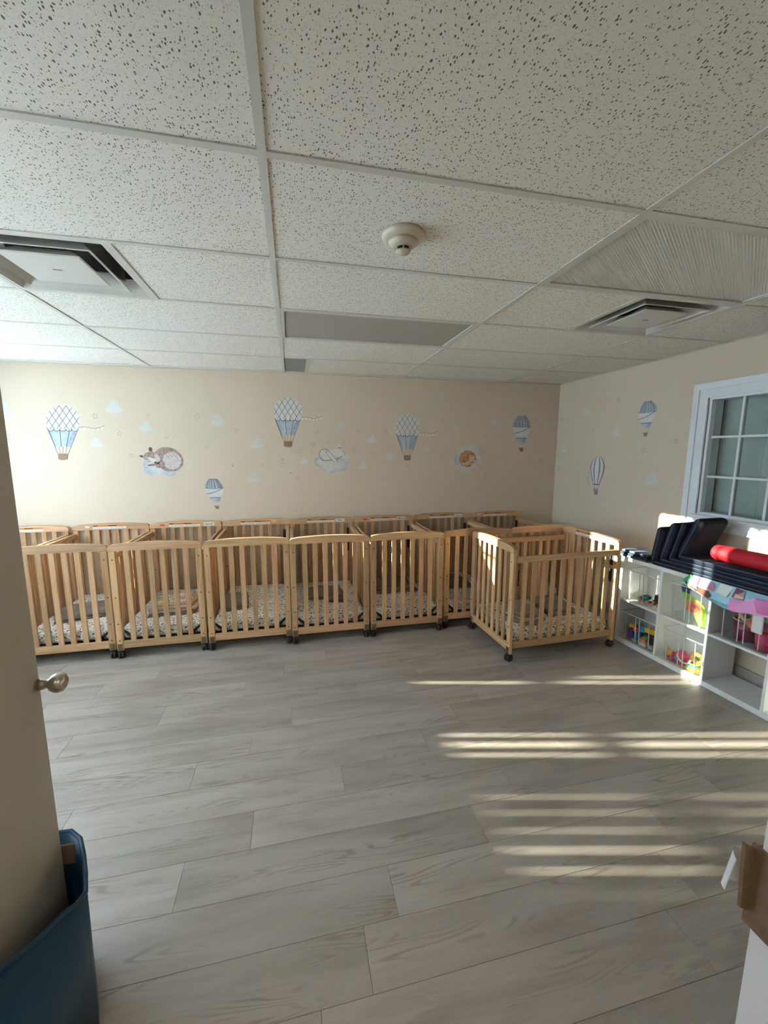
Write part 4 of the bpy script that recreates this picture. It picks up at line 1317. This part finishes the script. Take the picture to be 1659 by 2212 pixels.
def blanket(name, label, i, cx, cy, w_, l_, rot, mat, layers=1, th=0.022, seed=0, rough=0.012, z0=0.252, group=None):
    rd = random.Random(seed)
    x, y, z = cloc(i, cx, cy, z0)
    t = thing(name, label, 'blanket', (x, y, z), CR[i][2] + rot, group)
    for k in range(layers):
        nx, ny = 14, 14
        ph = [rd.uniform(0, 6.28) for _ in range(6)]
        ww, ll = w_ * (1 - 0.05 * k + rd.uniform(-0.03, 0.03)), l_ * (1 - 0.05 * k + rd.uniform(-0.03, 0.03))
        ox, oy = rd.uniform(-0.01, 0.01), rd.uniform(-0.01, 0.01)
        top, bot = [], []
        for a in range(nx + 1):
            for b_ in range(ny + 1):
                u, v_ = a / nx * 2 - 1, b_ / ny * 2 - 1
                # rounded, slightly wavy outline
                e = 1 + 0.05 * math.sin(3 * v_ + ph[0]) * abs(u) + 0.05 * math.sin(4 * u + ph[1]) * abs(v_)
                px, py = u * ww / 2 * e * (1 - 0.05 * v_ * v_), v_ * ll / 2 * e * (1 - 0.05 * u * u)
                edge = max(abs(u), abs(v_))
                fall = 1 if edge < 0.75 else max(0.0, 1 - ((edge - 0.75) / 0.25) ** 2)
                wob = rough * (math.sin(px * 38 + ph[2] + 9 * py) * 0.5 + math.sin(py * 31 + ph[3] - 8 * px) * 0.5)
                zb = k * th * 0.95
                top.append((px + ox, py + oy, zb + 0.003 + (th - 0.003) * (0.35 + 0.65 * fall) + wob * fall * (1 if k == layers - 1 else 0.3) + (0.004 if k else 0)))
                bot.append((px + ox, py + oy, zb))
        n1 = len(top)
        fc = []
        for a in range(nx):
            for b_ in range(ny):
                q = a * (ny + 1) + b_
                fc.append((q, q + ny + 1, q + ny + 2, q + 1))
                fc.append((n1 + q, n1 + q + 1, n1 + q + ny + 2, n1 + q + ny + 1))
        def idx(a, b_):
            return a * (ny + 1) + b_
        for a in range(nx):
            fc.append((idx(a, 0), n1 + idx(a, 0), n1 + idx(a + 1, 0), idx(a + 1, 0)))
            fc.append((idx(a + 1, ny), n1 + idx(a + 1, ny), n1 + idx(a, ny), idx(a, ny)))
        for b_ in range(ny):
            fc.append((idx(0, b_ + 1), n1 + idx(0, b_ + 1), n1 + idx(0, b_), idx(0, b_)))
            fc.append((idx(nx, b_), n1 + idx(nx, b_), n1 + idx(nx, b_ + 1), idx(nx, b_ + 1)))
        mt = mat[k % len(mat)] if isinstance(mat, (list, tuple)) else mat
        MB().add(top + bot, fc).build('fold' if layers > 1 else 'cloth', mt, t, True)
    return t
blanket('folded_blanket', 'grey fleece blanket in the crib cut by the door edge', 1, -0.04, 0.42, 0.40, 0.36, 0.35, 'grey_cloth', 2, 0.018, 1)
blanket('folded_blanket', 'tall pile of cream and rust printed folded blankets over grey', 2, 0.02, 0.36, 0.38, 0.32, 0.1, ['grey_cloth', 'print_cloth', 'print_cloth', 'print_cloth'], 4, 0.026, 2)
blanket('folded_blanket', 'grey folded blanket at left in the crib beside the Zion crib', 3, -0.17, 0.40, 0.24, 0.36, 0.15, 'grey_cloth', 2, 0.02, 3)
blanket('folded_blanket', 'wide grey folded blanket in the Zion crib', 4, -0.03, 0.50, 0.36, 0.30, 0.0, 'grey_cloth', 2, 0.022, 4)
t = thing('rolled_cloth', 'slate rolled cloth in front of the Zion crib blanket', 'blanket', cloc(4, 0.10, 0.27, 0.276))
MB().tube([(-0.10, 0.01, 0), (-0.03, 0, 0.004), (0.06, -0.008, 0.002)], [0.024, 0.03, 0.026], 14).build('roll', 'slate_cloth', t, True)
MB().lathe([(0.0, 0), (0.012, 0.0), (0.012, 0.003), (0.018, 0.003), (0.018, 0.0), (0.023, 0.0), (0.023, 0.004), (0, 0.004)], 14, Matrix.Translation((0.059, -0.008, 0.002)) @ Matrix.Rotation(R(90), 4, 'Y')).build('roll_end', 'grey_panel', t, True)
blanket('folded_blanket', 'plain grey blanket covering the middle of the Manuel crib', 5, 0.0, 0.60, 0.42, 0.40, 0.0, 'grey_cloth', 2, 0.02, 5)
blanket('folded_blanket', 'grey blanket in the Justice crib', 6, -0.08, 0.55, 0.38, 0.40, 0.1, 'grey_cloth', 2, 0.02, 6)
blanket('folded_blanket', 'slate blanket in the corner crib seen through the slats', 7, 0.0, 0.45, 0.40, 0.40, 0.1, 'slate_cloth', 2, 0.022, 7)
blanket('folded_blanket', 'taupe folded blankets at the near end of the loose crib', 8, 0.06, 0.27, 0.36, 0.28, 0.2, ['taupe_cloth', 'print_cloth', 'taupe_cloth'], 3, 0.024, 8)
blanket('folded_blanket', 'grey rumpled blanket in the middle of the loose crib', 8, -0.04, 0.64, 0.36, 0.28, -0.15, 'grey_cloth', 2, 0.026, 9, 0.02)

# ------------------------------------------------------------------ cube shelf on the right
SX, SY, SRZ = 2.757, 0.372, R(-86.4)
SL, SD_, SH = 1.478, 0.295, 0.752
def sw(lx, ly, lz):
    c_, s_ = math.cos(SRZ), math.sin(SRZ)
    return (SX + lx * c_ - ly * s_, SY + lx * s_ + ly * c_, lz)
sh = thing('cube_shelf', 'white eight-cube storage shelf standing under the muntin window', 'shelf', (SX, SY, 0), SRZ)
bev_box((0, 0, 0), (SL, SD_, 0.038), 0.0015).build('bottom_panel', 'white', sh)
bev_box((0, 0, SH - 0.032), (SL, SD_, SH), 0.0015).build('top_panel', 'white', sh)
bev_box((0, 0, 0.038), (0.024, SD_, SH - 0.032), 0.0015).build('end_panel', 'white', sh)
bev_box((SL - 0.024, 0, 0.038), (SL, SD_, SH - 0.032), 0.0015).build('end_panel', 'white', sh)
DIV = [0.024, 0.3735, 0.739, 1.1045, SL - 0.024]
for d_ in DIV[1:-1]:
    bev_box((d_ - 0.009, 0.002, 0.038), (d_ + 0.009, SD_, SH - 0.032), 0.0015).build('divider', 'white', sh)
for i in range(4):
    a, b_ = DIV[i] + (0.009 if i else 0), DIV[i + 1] - (0.009 if i < 3 else 0)
    bev_box((a, 0.003, 0.371), (b_, SD_, 0.388), 0.0015).build('shelf_board', 'white', sh)
for i in (0, 1, 3):
    a, b_ = DIV[i] + (0.009 if i else 0), DIV[i + 1] - (0.009 if i < 3 else 0)
    B((a, SD_ - 0.004, 0.038), (b_, SD_ - 0.0005, 0.371)).build('back_panel', 'white', sh)
for i in (0, 1, 2, 3):
    a, b_ = DIV[i] + (0.009 if i else 0), DIV[i + 1] - (0.009 if i < 3 else 0)
    B((a, SD_ - 0.004, 0.388), (b_, SD_ - 0.0005, SH - 0.032)).build('back_panel', 'white', sh)
B((DIV[3] - 0.075, SD_ - 0.02, 0.038), (DIV[3] - 0.0095, SD_ - 0.0005, 0.371)).build('back_strip', 'white', sh)

def clear_bin(label, cx, cy, z, w_, d_, h_, rz=0.0, ribs=True, handle=False, tp=0.9):
    t = thing('clear_bin', label, 'storage bin', sw(cx, cy, z), SRZ + rz, 'clear plastic bins in the cube shelf')
    def rr(hw, hd, r_, zz):
        o = []
        for sx, sy, a0 in ((1, 1, 0), (-1, 1, 90), (-1, -1, 180), (1, -1, 270)):
            for k in range(4):
                a = R(a0 + k * 30)
                o.append((sx * (hw - r_) + r_ * math.cos(a), sy * (hd - r_) + r_ * math.sin(a), zz))
        return o
    hw, hd = w_ / 2, d_ / 2
    rings = [rr(hw * tp, hd * tp, 0.018, 0.001), rr(hw, hd, 0.02, h_)]
    v, fc = [], []
    for g in rings:
        v += g
    n_ = 16
    for k in range(n_):
        fc.append((k, (k + 1) % n_, n_ + (k + 1) % n_, n_ + k))
    fc += [tuple(range(n_))[::-1]]
    MB().add(v, fc).build('body', 'clear', t, True)
    o, i_ = rr(hw + 0.007, hd + 0.007, 0.024, h_), rr(hw - 0.001, hd - 0.001, 0.018, h_)
    o2, i2 = rr(hw + 0.007, hd + 0.007, 0.024, h_ + 0.006), rr(hw - 0.001, hd - 0.001, 0.018, h_ + 0.006)
    v = o + i_ + i2 + o2
    fc = []
    for i in range(4):
        for k in range(n_):
            fc.append((i * n_ + k, i * n_ + (k + 1) % n_, ((i + 1) % 4) * n_ + (k + 1) % n_, ((i + 1) % 4) * n_ + k))
    MB().add(v, fc).build('rim', 'clear_edge', t)
    if ribs:
        for x in (-0.75, -0.12, 0.12, 0.72):
            b_ = MB()
            f0, f1 = -hd * tp, -hd
            xx = x * hw * 0.95
            b_.add([(xx - 0.003, f0 - 0.004, 0.01), (xx + 0.003, f0 - 0.004, 0.01), (xx + 0.003, f1 - 0.004, h_ - 0.01), (xx - 0.003, f1 - 0.004, h_ - 0.01),
                    (xx - 0.003, f0 - 0.0005, 0.01), (xx + 0.003, f0 - 0.0005, 0.01), (xx + 0.003, f1 - 0.0005, h_ - 0.01), (xx - 0.003, f1 - 0.0005, h_ - 0.01)],
                   [(0, 1, 2, 3), (0, 4, 5, 1), (1, 5, 6, 2), (2, 6, 7, 3), (3, 7, 4, 0)])
            b_.build('rib', 'clear_edge', t)
    if handle:
        MB().rbox((hw * 0.42, -hd - 0.016, h_ * 0.42), (hw * 0.82, -hd + 0.0, h_ * 0.92), 0.008, 2).build('handle', 'bwhite', t, True)
    return t
c0, c1, c2_, c3 = 0.199, 0.556, 0.922, 1.279
clear_bin('clear bin with toy car, upper cube nearest the loose crib', c0, 0.14, 0.3885, 0.30, 0.25, 0.255)
clear_bin('clear bin full of toy bricks, lower cube nearest the loose crib', c0, 0.14, 0.0385, 0.31, 0.25, 0.235)
clear_bin('clear bin holding the green leaf book, second upper cube', c1 + 0.022, 0.14, 0.3885, 0.275, 0.25, 0.265)
clear_bin('clear bin with pink baby toys, second lower cube', c1 + 0.01, 0.14, 0.0385, 0.305, 0.25, 0.245)
clear_bin('clear bin with the toy buckets and white handle, third upper cube', c2_ + 0.006, 0.14, 0.3885, 0.300, 0.25, 0.285, handle=True)

def toy(name, label, cat, cx, cy, z, rz=0.0, group=None):
    return thing(name, label, cat, sw(cx, cy, z), SRZ + rz, group)
def wheel_at(mb, x, y_, z, r_, w_):
    mb.lathe([(0, -w_), (r_ * 0.85, -w_), (r_, -w_ * 0.6), (r_, w_ * 0.6), (r_ * 0.85, w_), (0, w_)], 16, Matrix.Translation((x, y_, z)) @ Matrix.Rotation(R(90), 4, 'X'))
# toy car and tractor
t = toy('toy_car', 'teal toy car with orange wheels in the upper clear bin', 'toy car', 0.19, 0.085, 0.3925, 0.1)
MB().prism([(-0.05, 0.016), (0.05, 0.016), (0.052, 0.034), (0.036, 0.04), (0.028, 0.062), (-0.012, 0.064), (-0.026, 0.042), (-0.05, 0.038)], -0.024, 0.024, lambda u, v, d: (u, d, v)).build('body', 'teal', t)
B((-0.008, -0.0245, 0.044), (0.024, -0.0235, 0.058)).build('side_window', 'sky', t)
for x in (-0.03, 0.032):
    for y_ in (-0.027, 0.027):
        mb = MB(); wheel_at(mb, x, y_, 0.017, 0.017, 0.006); mb.build('wheel', 'coral', t, True)
t = toy('toy_tractor', 'dark toy tractor with orange hubs beside the teal car', 'toy car', 0.278, 0.12, 0.3925, -0.2)
MB().prism([(-0.028, 0.02), (0.028, 0.02), (0.028, 0.05), (0.012, 0.056), (0.008, 0.085), (-0.022, 0.085), (-0.028, 0.05)], -0.02, 0.02, lambda u, v, d: (u, d, v)).build('body', 'char', t)
MB().rbox((-0.02, -0.022, 0.085), (0.012, 0.022, 0.092), 0.003, 1).build('roof', 'maroon', t)
for x, r_ in ((-0.018, 0.024), (0.022, 0.016)):
    for y_ in (-0.026, 0.026):
        mb = MB(); wheel_at(mb, x, y_, r_, r_, 0.006); mb.build('wheel', 'char', t, True)
        mb = MB(); wheel_at(mb, x, y_ * 1.22, r_, r_ * 0.55, 0.002); mb.build('hub', 'coral', t, True)

def brick(label, mat, cx, cy, z, nx, ny, rz=0.0, rx=0.0, u=0.016, hh=0.019, group='toy bricks in the lower clear bin'):
    if group.startswith('toy bricks'):
        hh *= 1.18
        z = 0.043 + (z - 0.043) * 1.22
    t = toy('toy_brick', label, 'toy brick', cx, cy, z, rz, group)
    t.rotation_euler = (rx, 0, SRZ + rz)
    t.rotation_mode = 'XYZ'
    MB().rbox((-nx * u / 2, -ny * u / 2, 0), (nx * u / 2, ny * u / 2, hh), 0.0012, 1).build('body', mat, t)
    s_ = MB()
    for a in range(nx):
        for b_ in range(ny):
            s_.lathe([(0.0048, 0), (0.0048, 0.005), (0.0, 0.005)], 10, Matrix.Translation(((a + 0.5 - nx / 2) * u, (b_ + 0.5 - ny / 2) * u, hh)))
    s_.build('studs', mat, t)
    return t
zb = 0.043
brick('large yellow toy brick lying tilted high in the brick bin', 'yellow', 0.285, 0.07, 0.145, 4, 2, 0.25, 0.0, 0.022, 0.036)
brick('white toy brick under the orange one at the bin front', 'bwhite', 0.235, 0.055, zb, 3, 2, 0.1, 0, 0.02, 0.024)
brick('orange toy brick stacked on the white one', 'coral', 0.23, 0.058, zb + 0.025, 3, 2, -0.05, 0, 0.02, 0.024)
brick('green toy brick just above the orange one', 'green', 0.245, 0.065, zb + 0.050, 2, 2, 0.3, 0, 0.018, 0.02)
brick('white block tower piece under the yellow brick', 'bwhite', 0.30, 0.06, zb, 2, 1, 0.0, 0, 0.018, 0.022)
brick('red toy brick at the bin back under the yellow one', 'tred', 0.296, 0.15, zb, 3, 2, 0.0, 0, 0.02, 0.05)
brick('maroon toy brick filling the bin floor behind the white ones', 'maroon', 0.20, 0.165, zb, 5, 3, 0.0, 0, 0.024, 0.05)
brick('blue toy brick standing by the bin left front', 'blue', 0.13, 0.10, zb, 3, 2, -0.3, 0, 0.02, 0.06)
brick('lime flat toy brick at the bin floor left of the white ones', 'lime', 0.155, 0.052, zb, 4, 1, -0.3, 0, 0.016, 0.014)
brick('purple toy brick at the far left of the brick bin', 'purple', 0.095, 0.085, zb, 2, 2, 0.1, 0, 0.022, 0.075)
brick('brown-red toy brick behind the purple one', 'brown', 0.112, 0.155, zb, 3, 3, 0.0, 0, 0.022, 0.09)
brick('amber toy brick lying on the purple one', 'amber', 0.095, 0.085, zb + 0.081, 2, 2, 0.4, 0, 0.02, 0.024)
brick('pink toy brick at the back of the brick bin', 'pink', 0.245, 0.19, zb + 0.057, 3, 2, 0.2, 0, 0.02, 0.03)
def ball(name, label, mat, cx, cy, z, r_, ring=None, sq=1.0):
    t = toy(name, label, 'toy', cx, cy, z)
    MB().lathe([(r_ * math.sin(a * math.pi / 12), -r_ * sq * math.cos(a * math.pi / 12) + r_ * sq) for a in range(13)], 20).build('body', mat, t, True)
    if ring:
        MB().tube([(r_ * 1.0 * math.cos(a * math.pi / 8), r_ * 1.0 * math.sin(a * math.pi / 8), r_ * sq) for a in range(17)], r_ * 0.1, 6).build('ring', ring, t, True)
    return t
ball('toy_ball', 'shiny blue toy ball in the middle of the brick bin', 'sky', 0.205, 0.075, zb + 0.098, 0.030, 'blue')
ball('toy_ball', 'dull orange toy ball at the left of the brick bin', 'coral', 0.13, 0.085, zb + 0.068, 0.022, 'brown')
# leaf-shaped cloth book with a snail
t = toy('leaf_book', 'green leaf-shaped cloth book with an orange snail', 'toy book', c1 + 0.05, 0.05, 0.396, 0.08)
t.rotation_euler = (R(0), 0, SRZ + 0.05)
fq = lambda u, v, d: (u, d, v)
leaf = [(-0.10, 0.205), (-0.04, 0.20), (0.03, 0.175), (0.075, 0.14), (0.085, 0.10), (0.085, 0.03), (0.082, 0.005), (0.04, 0.004), (0.01, 0.05), (-0.03, 0.10), (-0.07, 0.155)]
MB().prism(leaf[::-1], -0.004, 0.006, fq).build('leaf', 'lime', t)
MB().prism([(-0.115, 0.25), (-0.10, 0.205), (-0.07, 0.155), (-0.04, 0.17), (-0.04, 0.235), (-0.09, 0.26)][::-1], 0.006, 0.012, fq).build('back_flap', 'blue_mat', t)
MB().prism(ell(-0.005, 0.125, 0.058, 0.052, 26), -0.008, -0.004, fq).build('snail_shell_edge', 'amber', t)
MB().prism(ell(0.0, 0.118, 0.047, 0.046, 26), -0.011, -0.008, fq).build('snail_shell', 'coral', t)
spir = [(0.0 + (0.008 + 0.0026 * k) * math.cos(k * 0.6), 0.118 + (0.008 + 0.0026 * k) * math.sin(k * 0.6), -0.0115) for k in range(13)]
MB().tube([(p[0], p[2], p[1]) for p in spir], 0.0015, 5).build('spiral_seam', 'tred', t)
MB().prism([(0.045, 0.15), (0.063, 0.12), (0.068, 0.07), (0.062, 0.04), (0.052, 0.042), (0.046, 0.07), (0.046, 0.11)][::-1], -0.010, -0.004, fq).build('snail_body', 'amber', t)
for x in (0.053, 0.061):
    MB().prism(ell(x, 0.066, 0.002, 0.002, 8), -0.0112, -0.010, fq).build('eye', 'ink', t)
# baby toys
t = toy('rattle', 'pink round rattle with blue dot in the second lower bin', 'toy', c1 - 0.03, 0.10, 0.043)
MB().lathe([(0.0, 0.0), (0.03, 0.004), (0.048, 0.02), (0.05, 0.045), (0.04, 0.075), (0.02, 0.09), (0, 0.093)], 22).build('body', 'pink', t, True)
MB().lathe([(0, 0), (0.012, 0), (0.012, 0.003), (0, 0.003)], 14, Matrix.Translation((-0.015, -0.048, 0.035)) @ Matrix.Rotation(R(90), 4, 'X')).build('blue_dot', 'sky', t)
t = toy('toy_phone', 'red toy with orange dial at the front left of that bin', 'toy', c1 - 0.095, 0.065, 0.043, -0.2)
MB().rbox((-0.03, -0.02, 0), (0.03, 0.02, 0.07), 0.012, 2).build('body', 'pink', t, True)
MB().lathe([(0, 0), (0.026, 0), (0.028, 0.006), (0.02, 0.010), (0, 0.008)], 20, Matrix.Translation((0.005, -0.02, 0.062)) @ Matrix.Rotation(R(70), 4, 'X')).build('dial', 'amber', t, True)
MB().lathe([(0, 0), (0.010, 0), (0.010, 0.004), (0, 0.004)], 12, Matrix.Translation((0.0, -0.02, 0.022)) @ Matrix.Rotation(R(90), 4, 'X')).build('button', 'green', t)
t = toy('ring_toy', 'yellow cream ring toy at the right of the second lower bin', 'toy', c1 + 0.085, 0.09, 0.098)
MB().tube([(0.0 + 0.034 * math.cos(a * math.pi / 10), 0.008 * math.sin(a), 0.034 + 0.034 * math.sin(a * math.pi / 10)) for a in range(21)], 0.016, 10).build('ring', 'amber', t, True)
t = toy('teether', 'white curved teether in front of the pink rattle', 'toy', c1 + 0.02, 0.045, 0.075)
MB().tube([(0.05 * math.cos(math.pi + a * math.pi / 10), 0.0, 0.045 * math.sin(math.pi + a * math.pi / 10) + 0.045) for a in range(11)], 0.006, 8).build('arc', 'bwhite', t, True)
t = toy('stacking_rings', 'stacked yellow green and blue rings in the second lower bin', 'toy', c1 + 0.07, 0.088, 0.043)
for k, (mt, r_) in enumerate((('yellow', 0.050), ('lime', 0.046), ('sky', 0.043), ('amber', 0.036))):
    MB().tube([(r_ * math.cos(a * math.pi / 10), r_ * math.sin(a * math.pi / 10), 0.007 + 0.013 * k) for a in range(21)], 0.007, 8).build('ring', mt, t, True)
ball('toy_ball', 'small yellow and red ball at the right wall of that bin', 'yellow', c1 + 0.125, 0.055, 0.043, 0.020, 'tred')
brick('pale blue toy box behind the rings in the second lower bin', 'cyan', c1 + 0.03, 0.165, 0.043, 4, 2, 0.1, 0, 0.02, 0.055, 'toys in the second lower bin')
t = toy('star_toy', 'coral star toy lying at the front of the second lower bin', 'toy', c1 + 0.01, 0.045, 0.043)
MB().prism([(0.03 * (1 if k % 2 == 0 else 0.5) * math.cos(k * math.pi / 5), 0.022 * (1 if k % 2 == 0 else 0.5) * math.sin(k * math.pi / 5)) for k in range(10)], 0, 0.012, lambda u, v, d: (u, v, d)).build('star', 'coral', t)
# buckets
def bucket(label, cx, cy, r_, h_, mat, rimm):
    t = toy('toy_bucket', label, 'toy bucket', cx, cy, 0.393)
    MB().lathe([(0, 0), (r_ * 0.84, 0), (r_, h_), (r_ * 0.96, h_), (r_ * 0.80, 0.004), (0, 0.004)], 26).build('body', mat, t, True)
    MB().tube([(r_ * math.cos(a * math.pi / 12), r_ * math.sin(a * math.pi / 12), h_) for a in range(25)], 0.004, 6).build('rim', rimm, t, True)
    return t
bucket('maroon toy bucket with tan rim in the third upper bin', c2_ - 0.035, 0.135, 0.068, 0.135, 'maroon', 'tan')
bucket('pink toy bucket beside the maroon one', c2_ + 0.090, 0.105, 0.050, 0.115, 'pink', 'tred')
t = toy('ring_toy', 'tan wooden ring toy standing in the maroon bucket', 'toy', c2_ - 0.025, 0.115, 0.512)
MB().tube([(0.036 * math.cos(a * math.pi / 12), 0.0, 0.052 + 0.036 * math.sin(a * math.pi / 12)) for a in range(25)], 0.014, 10).build('ring', 'tan', t, True)
ball('toy_ball', 'green ball in the maroon bucket', 'green', c2_ - 0.055, 0.155, 0.512, 0.024)
ball('toy_ball', 'orange ball between the two toy buckets', 'coral', c2_ + 0.035, 0.075, 0.50, 0.034)
ball('toy_ball', 'hot pink ball lying in the pink bucket', 'hotpink', c2_ + 0.093, 0.105, 0.475, 0.042)

# pads and mats on the shelf top
ZT = SH
for k, (ox, oy, wd, mt, lb) in enumerate(((-0.030, -0.015, 0.275, 'blue_mat', 'bottom blue pad of the small pile by the crib'), (-0.008, -0.010, 0.252, 'navy_mat', 'middle navy pad of the small pile by the crib'), (0.0, 0.0, 0.242, 'blue_mat', 'top blue pad of the small pile by the crib'))):
    t = thing('seat_pad', lb, 'seat pad', sw(ox, oy, ZT + 0.0005 + k * 0.0195), SRZ, 'thin pads piled at the shelf end')
    MB().rbox((0, 0.0, 0), (wd, 0.27, 0.019), 0.008, 2).build('pad', mt, t, True)
    MB().tube([(0.004, 0.004, 0.0095), (0.004, 0.266, 0.0095)], 0.0095, 8).build('piping', 'blue_mat', t, True)

def lpad(label, ax, zb_, lean_top, ztop, seat_end, th=0.034, dep=0.27, oy=0.0, mat='navy_mat', bt=0.05):
    t = thing('folded_mat', label, 'mat', sw(0, oy, 0), SRZ, 'navy folded mats on the shelf')
    # back panel leaning, profile in (lx, z); built as rounded slab
    p0, p1 = Vector((ax, zb_ + th * 0.6)), Vector((lean_top, ztop))
    l = (p1 - p0).length
    ang = math.atan2(p1.y - p0.y, p1.x - p0.x)
    mt = Matrix.Translation((p0.x, 0, p0.y)) @ Matrix.Rotation(-ang, 4, 'Y')
    MB().rbox((0, 0, -bt * 0.3), (l, dep, bt * 0.7), bt * 0.45, 3, mt).build('back_panel', mat, t, True)
    MB().rbox((ax - 0.01, -0.005, zb_), (seat_end, dep - 0.003, zb_ + th), th * 0.45, 3).build('seat_panel', mat, t, True)
    MB().tube([(ax - 0.006, 0.0, zb_ + th * 0.75), (ax - 0.006, dep, zb_ + th * 0.75)], th * 0.42, 10).build('fold', mat, t, True)
    e = MB()
    n_ = Vector((-math.sin(ang), math.cos(ang))) * (th * 0.35)
    e.tube([(p0.x + n_.x, 0.0, p0.y + n_.y), (p1.x + n_.x, 0.0, p1.y + n_.y), ], 0.006, 6)
    e.tube([(ax, -0.005, zb_ + th * 0.9), (seat_end - 0.01, -0.005, zb_ + th * 0.9)], 0.006, 6)
    e.build('piping', 'blue_mat', t, True)
lpad('folded navy mat standing nearest the small blue pads', 0.295, ZT + 0.0005, 0.335, 1.05, 1.16, 0.030, bt=0.066)
lpad('folded navy mat standing second from the small blue pads', 0.365, ZT + 0.0315, 0.435, 1.095, 1.19, 0.030, bt=0.062)
lpad('thin folded navy mat leaning in the middle of the mats', 0.432, ZT + 0.0625, 0.505, 1.105, 1.21, 0.024, bt=0.04)
lpad('open folded navy mat whose broad back faces the room', 0.505, ZT + 0.0875, 0.615, 1.15, 1.23, 0.036, bt=0.07)
t = thing('bolster', 'red cylindrical bolster lying on the open navy mat', 'bolster', sw(0.665, 0.125, ZT + 0.0875 + 0.0365 + 0.054), SRZ)
rr_ = 0.053
MB().lathe([(rr_ * math.sin(k * math.pi / 16) * 1.0, -rr_ * 0.62 * math.cos(k * math.pi / 16)) for k in range(9)] + [(rr_, 0.30), (rr_ * 0.99, 0.46)] + [(rr_ * math.cos(k * math.pi / 16), 0.46 + rr_ * 0.62 * math.sin(k * math.pi / 16)) for k in range(1, 9)], 28,
           Matrix.Rotation(R(90), 4, 'Y')).build('cover', 'red', t, True)
MB().tube([(0.02, -0.0, rr_ + 0.0005), (0.46, 0.0, rr_ + 0.0005)], 0.0012, 5).build('seam', 'tred', t)
# crumpled toy packaging hanging below the mats
t = thing('toy_packaging', 'colourful crumpled plastic packaging hanging over the shelf front', 'packaging', sw(0, 0, 0), SRZ)
def hang(poly, d0, d1):
    def fn(u, v, d):
        return (u, -0.012 - 0.05 * max(0.0, (SH + 0.01 - v) / 0.13) * (0.4 + 0.6 * math.sin(3 + u * 6)) ** 2 - d, v)
    return MB().prism(poly, d0, d1, fn)
hang([(0.545, 0.700), (0.60, 0.672), (0.70, 0.655), (0.80, 0.632), (0.86, 0.622), (0.92, 0.615), (1.0, 0.630), (1.10, 0.640), (1.2, 0.65), (1.2, 0.765), (0.9, 0.765), (0.62, 0.765), (0.58, 0.735)], 0, 0.002).build('film', 'pale', t)
hang([(0.545, 0.700), (0.575, 0.70), (0.62, 0.755), (0.60, 0.765), (0.57, 0.735)], 0.002, 0.0035).build('green_patch', 'green', t)
hang([(0.57, 0.700), (0.59, 0.685), (0.585, 0.71)], 0.002, 0.0042).build('black_white_patch', 'ink', t)
hang([(0.60, 0.73), (0.62, 0.712), (0.70, 0.700), (0.77, 0.70), (0.78, 0.725), (0.76, 0.755), (0.68, 0.762), (0.62, 0.76)], 0.002, 0.0035).build('pink_patch', 'mauve', t)
hang([(0.65, 0.735), (0.72, 0.722), (0.75, 0.735), (0.70, 0.745)], 0.0035, 0.005).build('blue_patch', 'cyan', t)
hang([(0.61, 0.680), (0.70, 0.660), (0.76, 0.650), (0.77, 0.672), (0.75, 0.692), (0.66, 0.698), (0.615, 0.695)], 0.002, 0.0038).build('brown_patch', 'brown', t)
hang([(0.588, 0.690), (0.60, 0.677), (0.615, 0.682), (0.61, 0.70)], 0.002, 0.004).build('orange_patch', 'amber', t)
hang([(0.79, 0.70), (0.86, 0.69), (0.88, 0.76), (0.80, 0.76)], 0.002, 0.0035).build('white_patch', 'bwhite', t)
hang([(0.885, 0.700), (0.95, 0.690), (0.95, 0.758), (0.895, 0.762)], 0.002, 0.0036).build('dark_patch', 'maroon', t)
hang([(0.90, 0.700), (0.95, 0.708), (0.95, 0.716), (0.90, 0.728)], 0.0036, 0.005).build('yellow_patch', 'tan', t)
hang([(0.88, 0.690), (0.89, 0.622), (0.92, 0.615), (1.0, 0.630), (1.10, 0.640), (1.2, 0.65), (1.2, 0.75), (1.0, 0.735), (0.965, 0.70)], 0.002, 0.0045).build('magenta_patch', 'magenta', t)
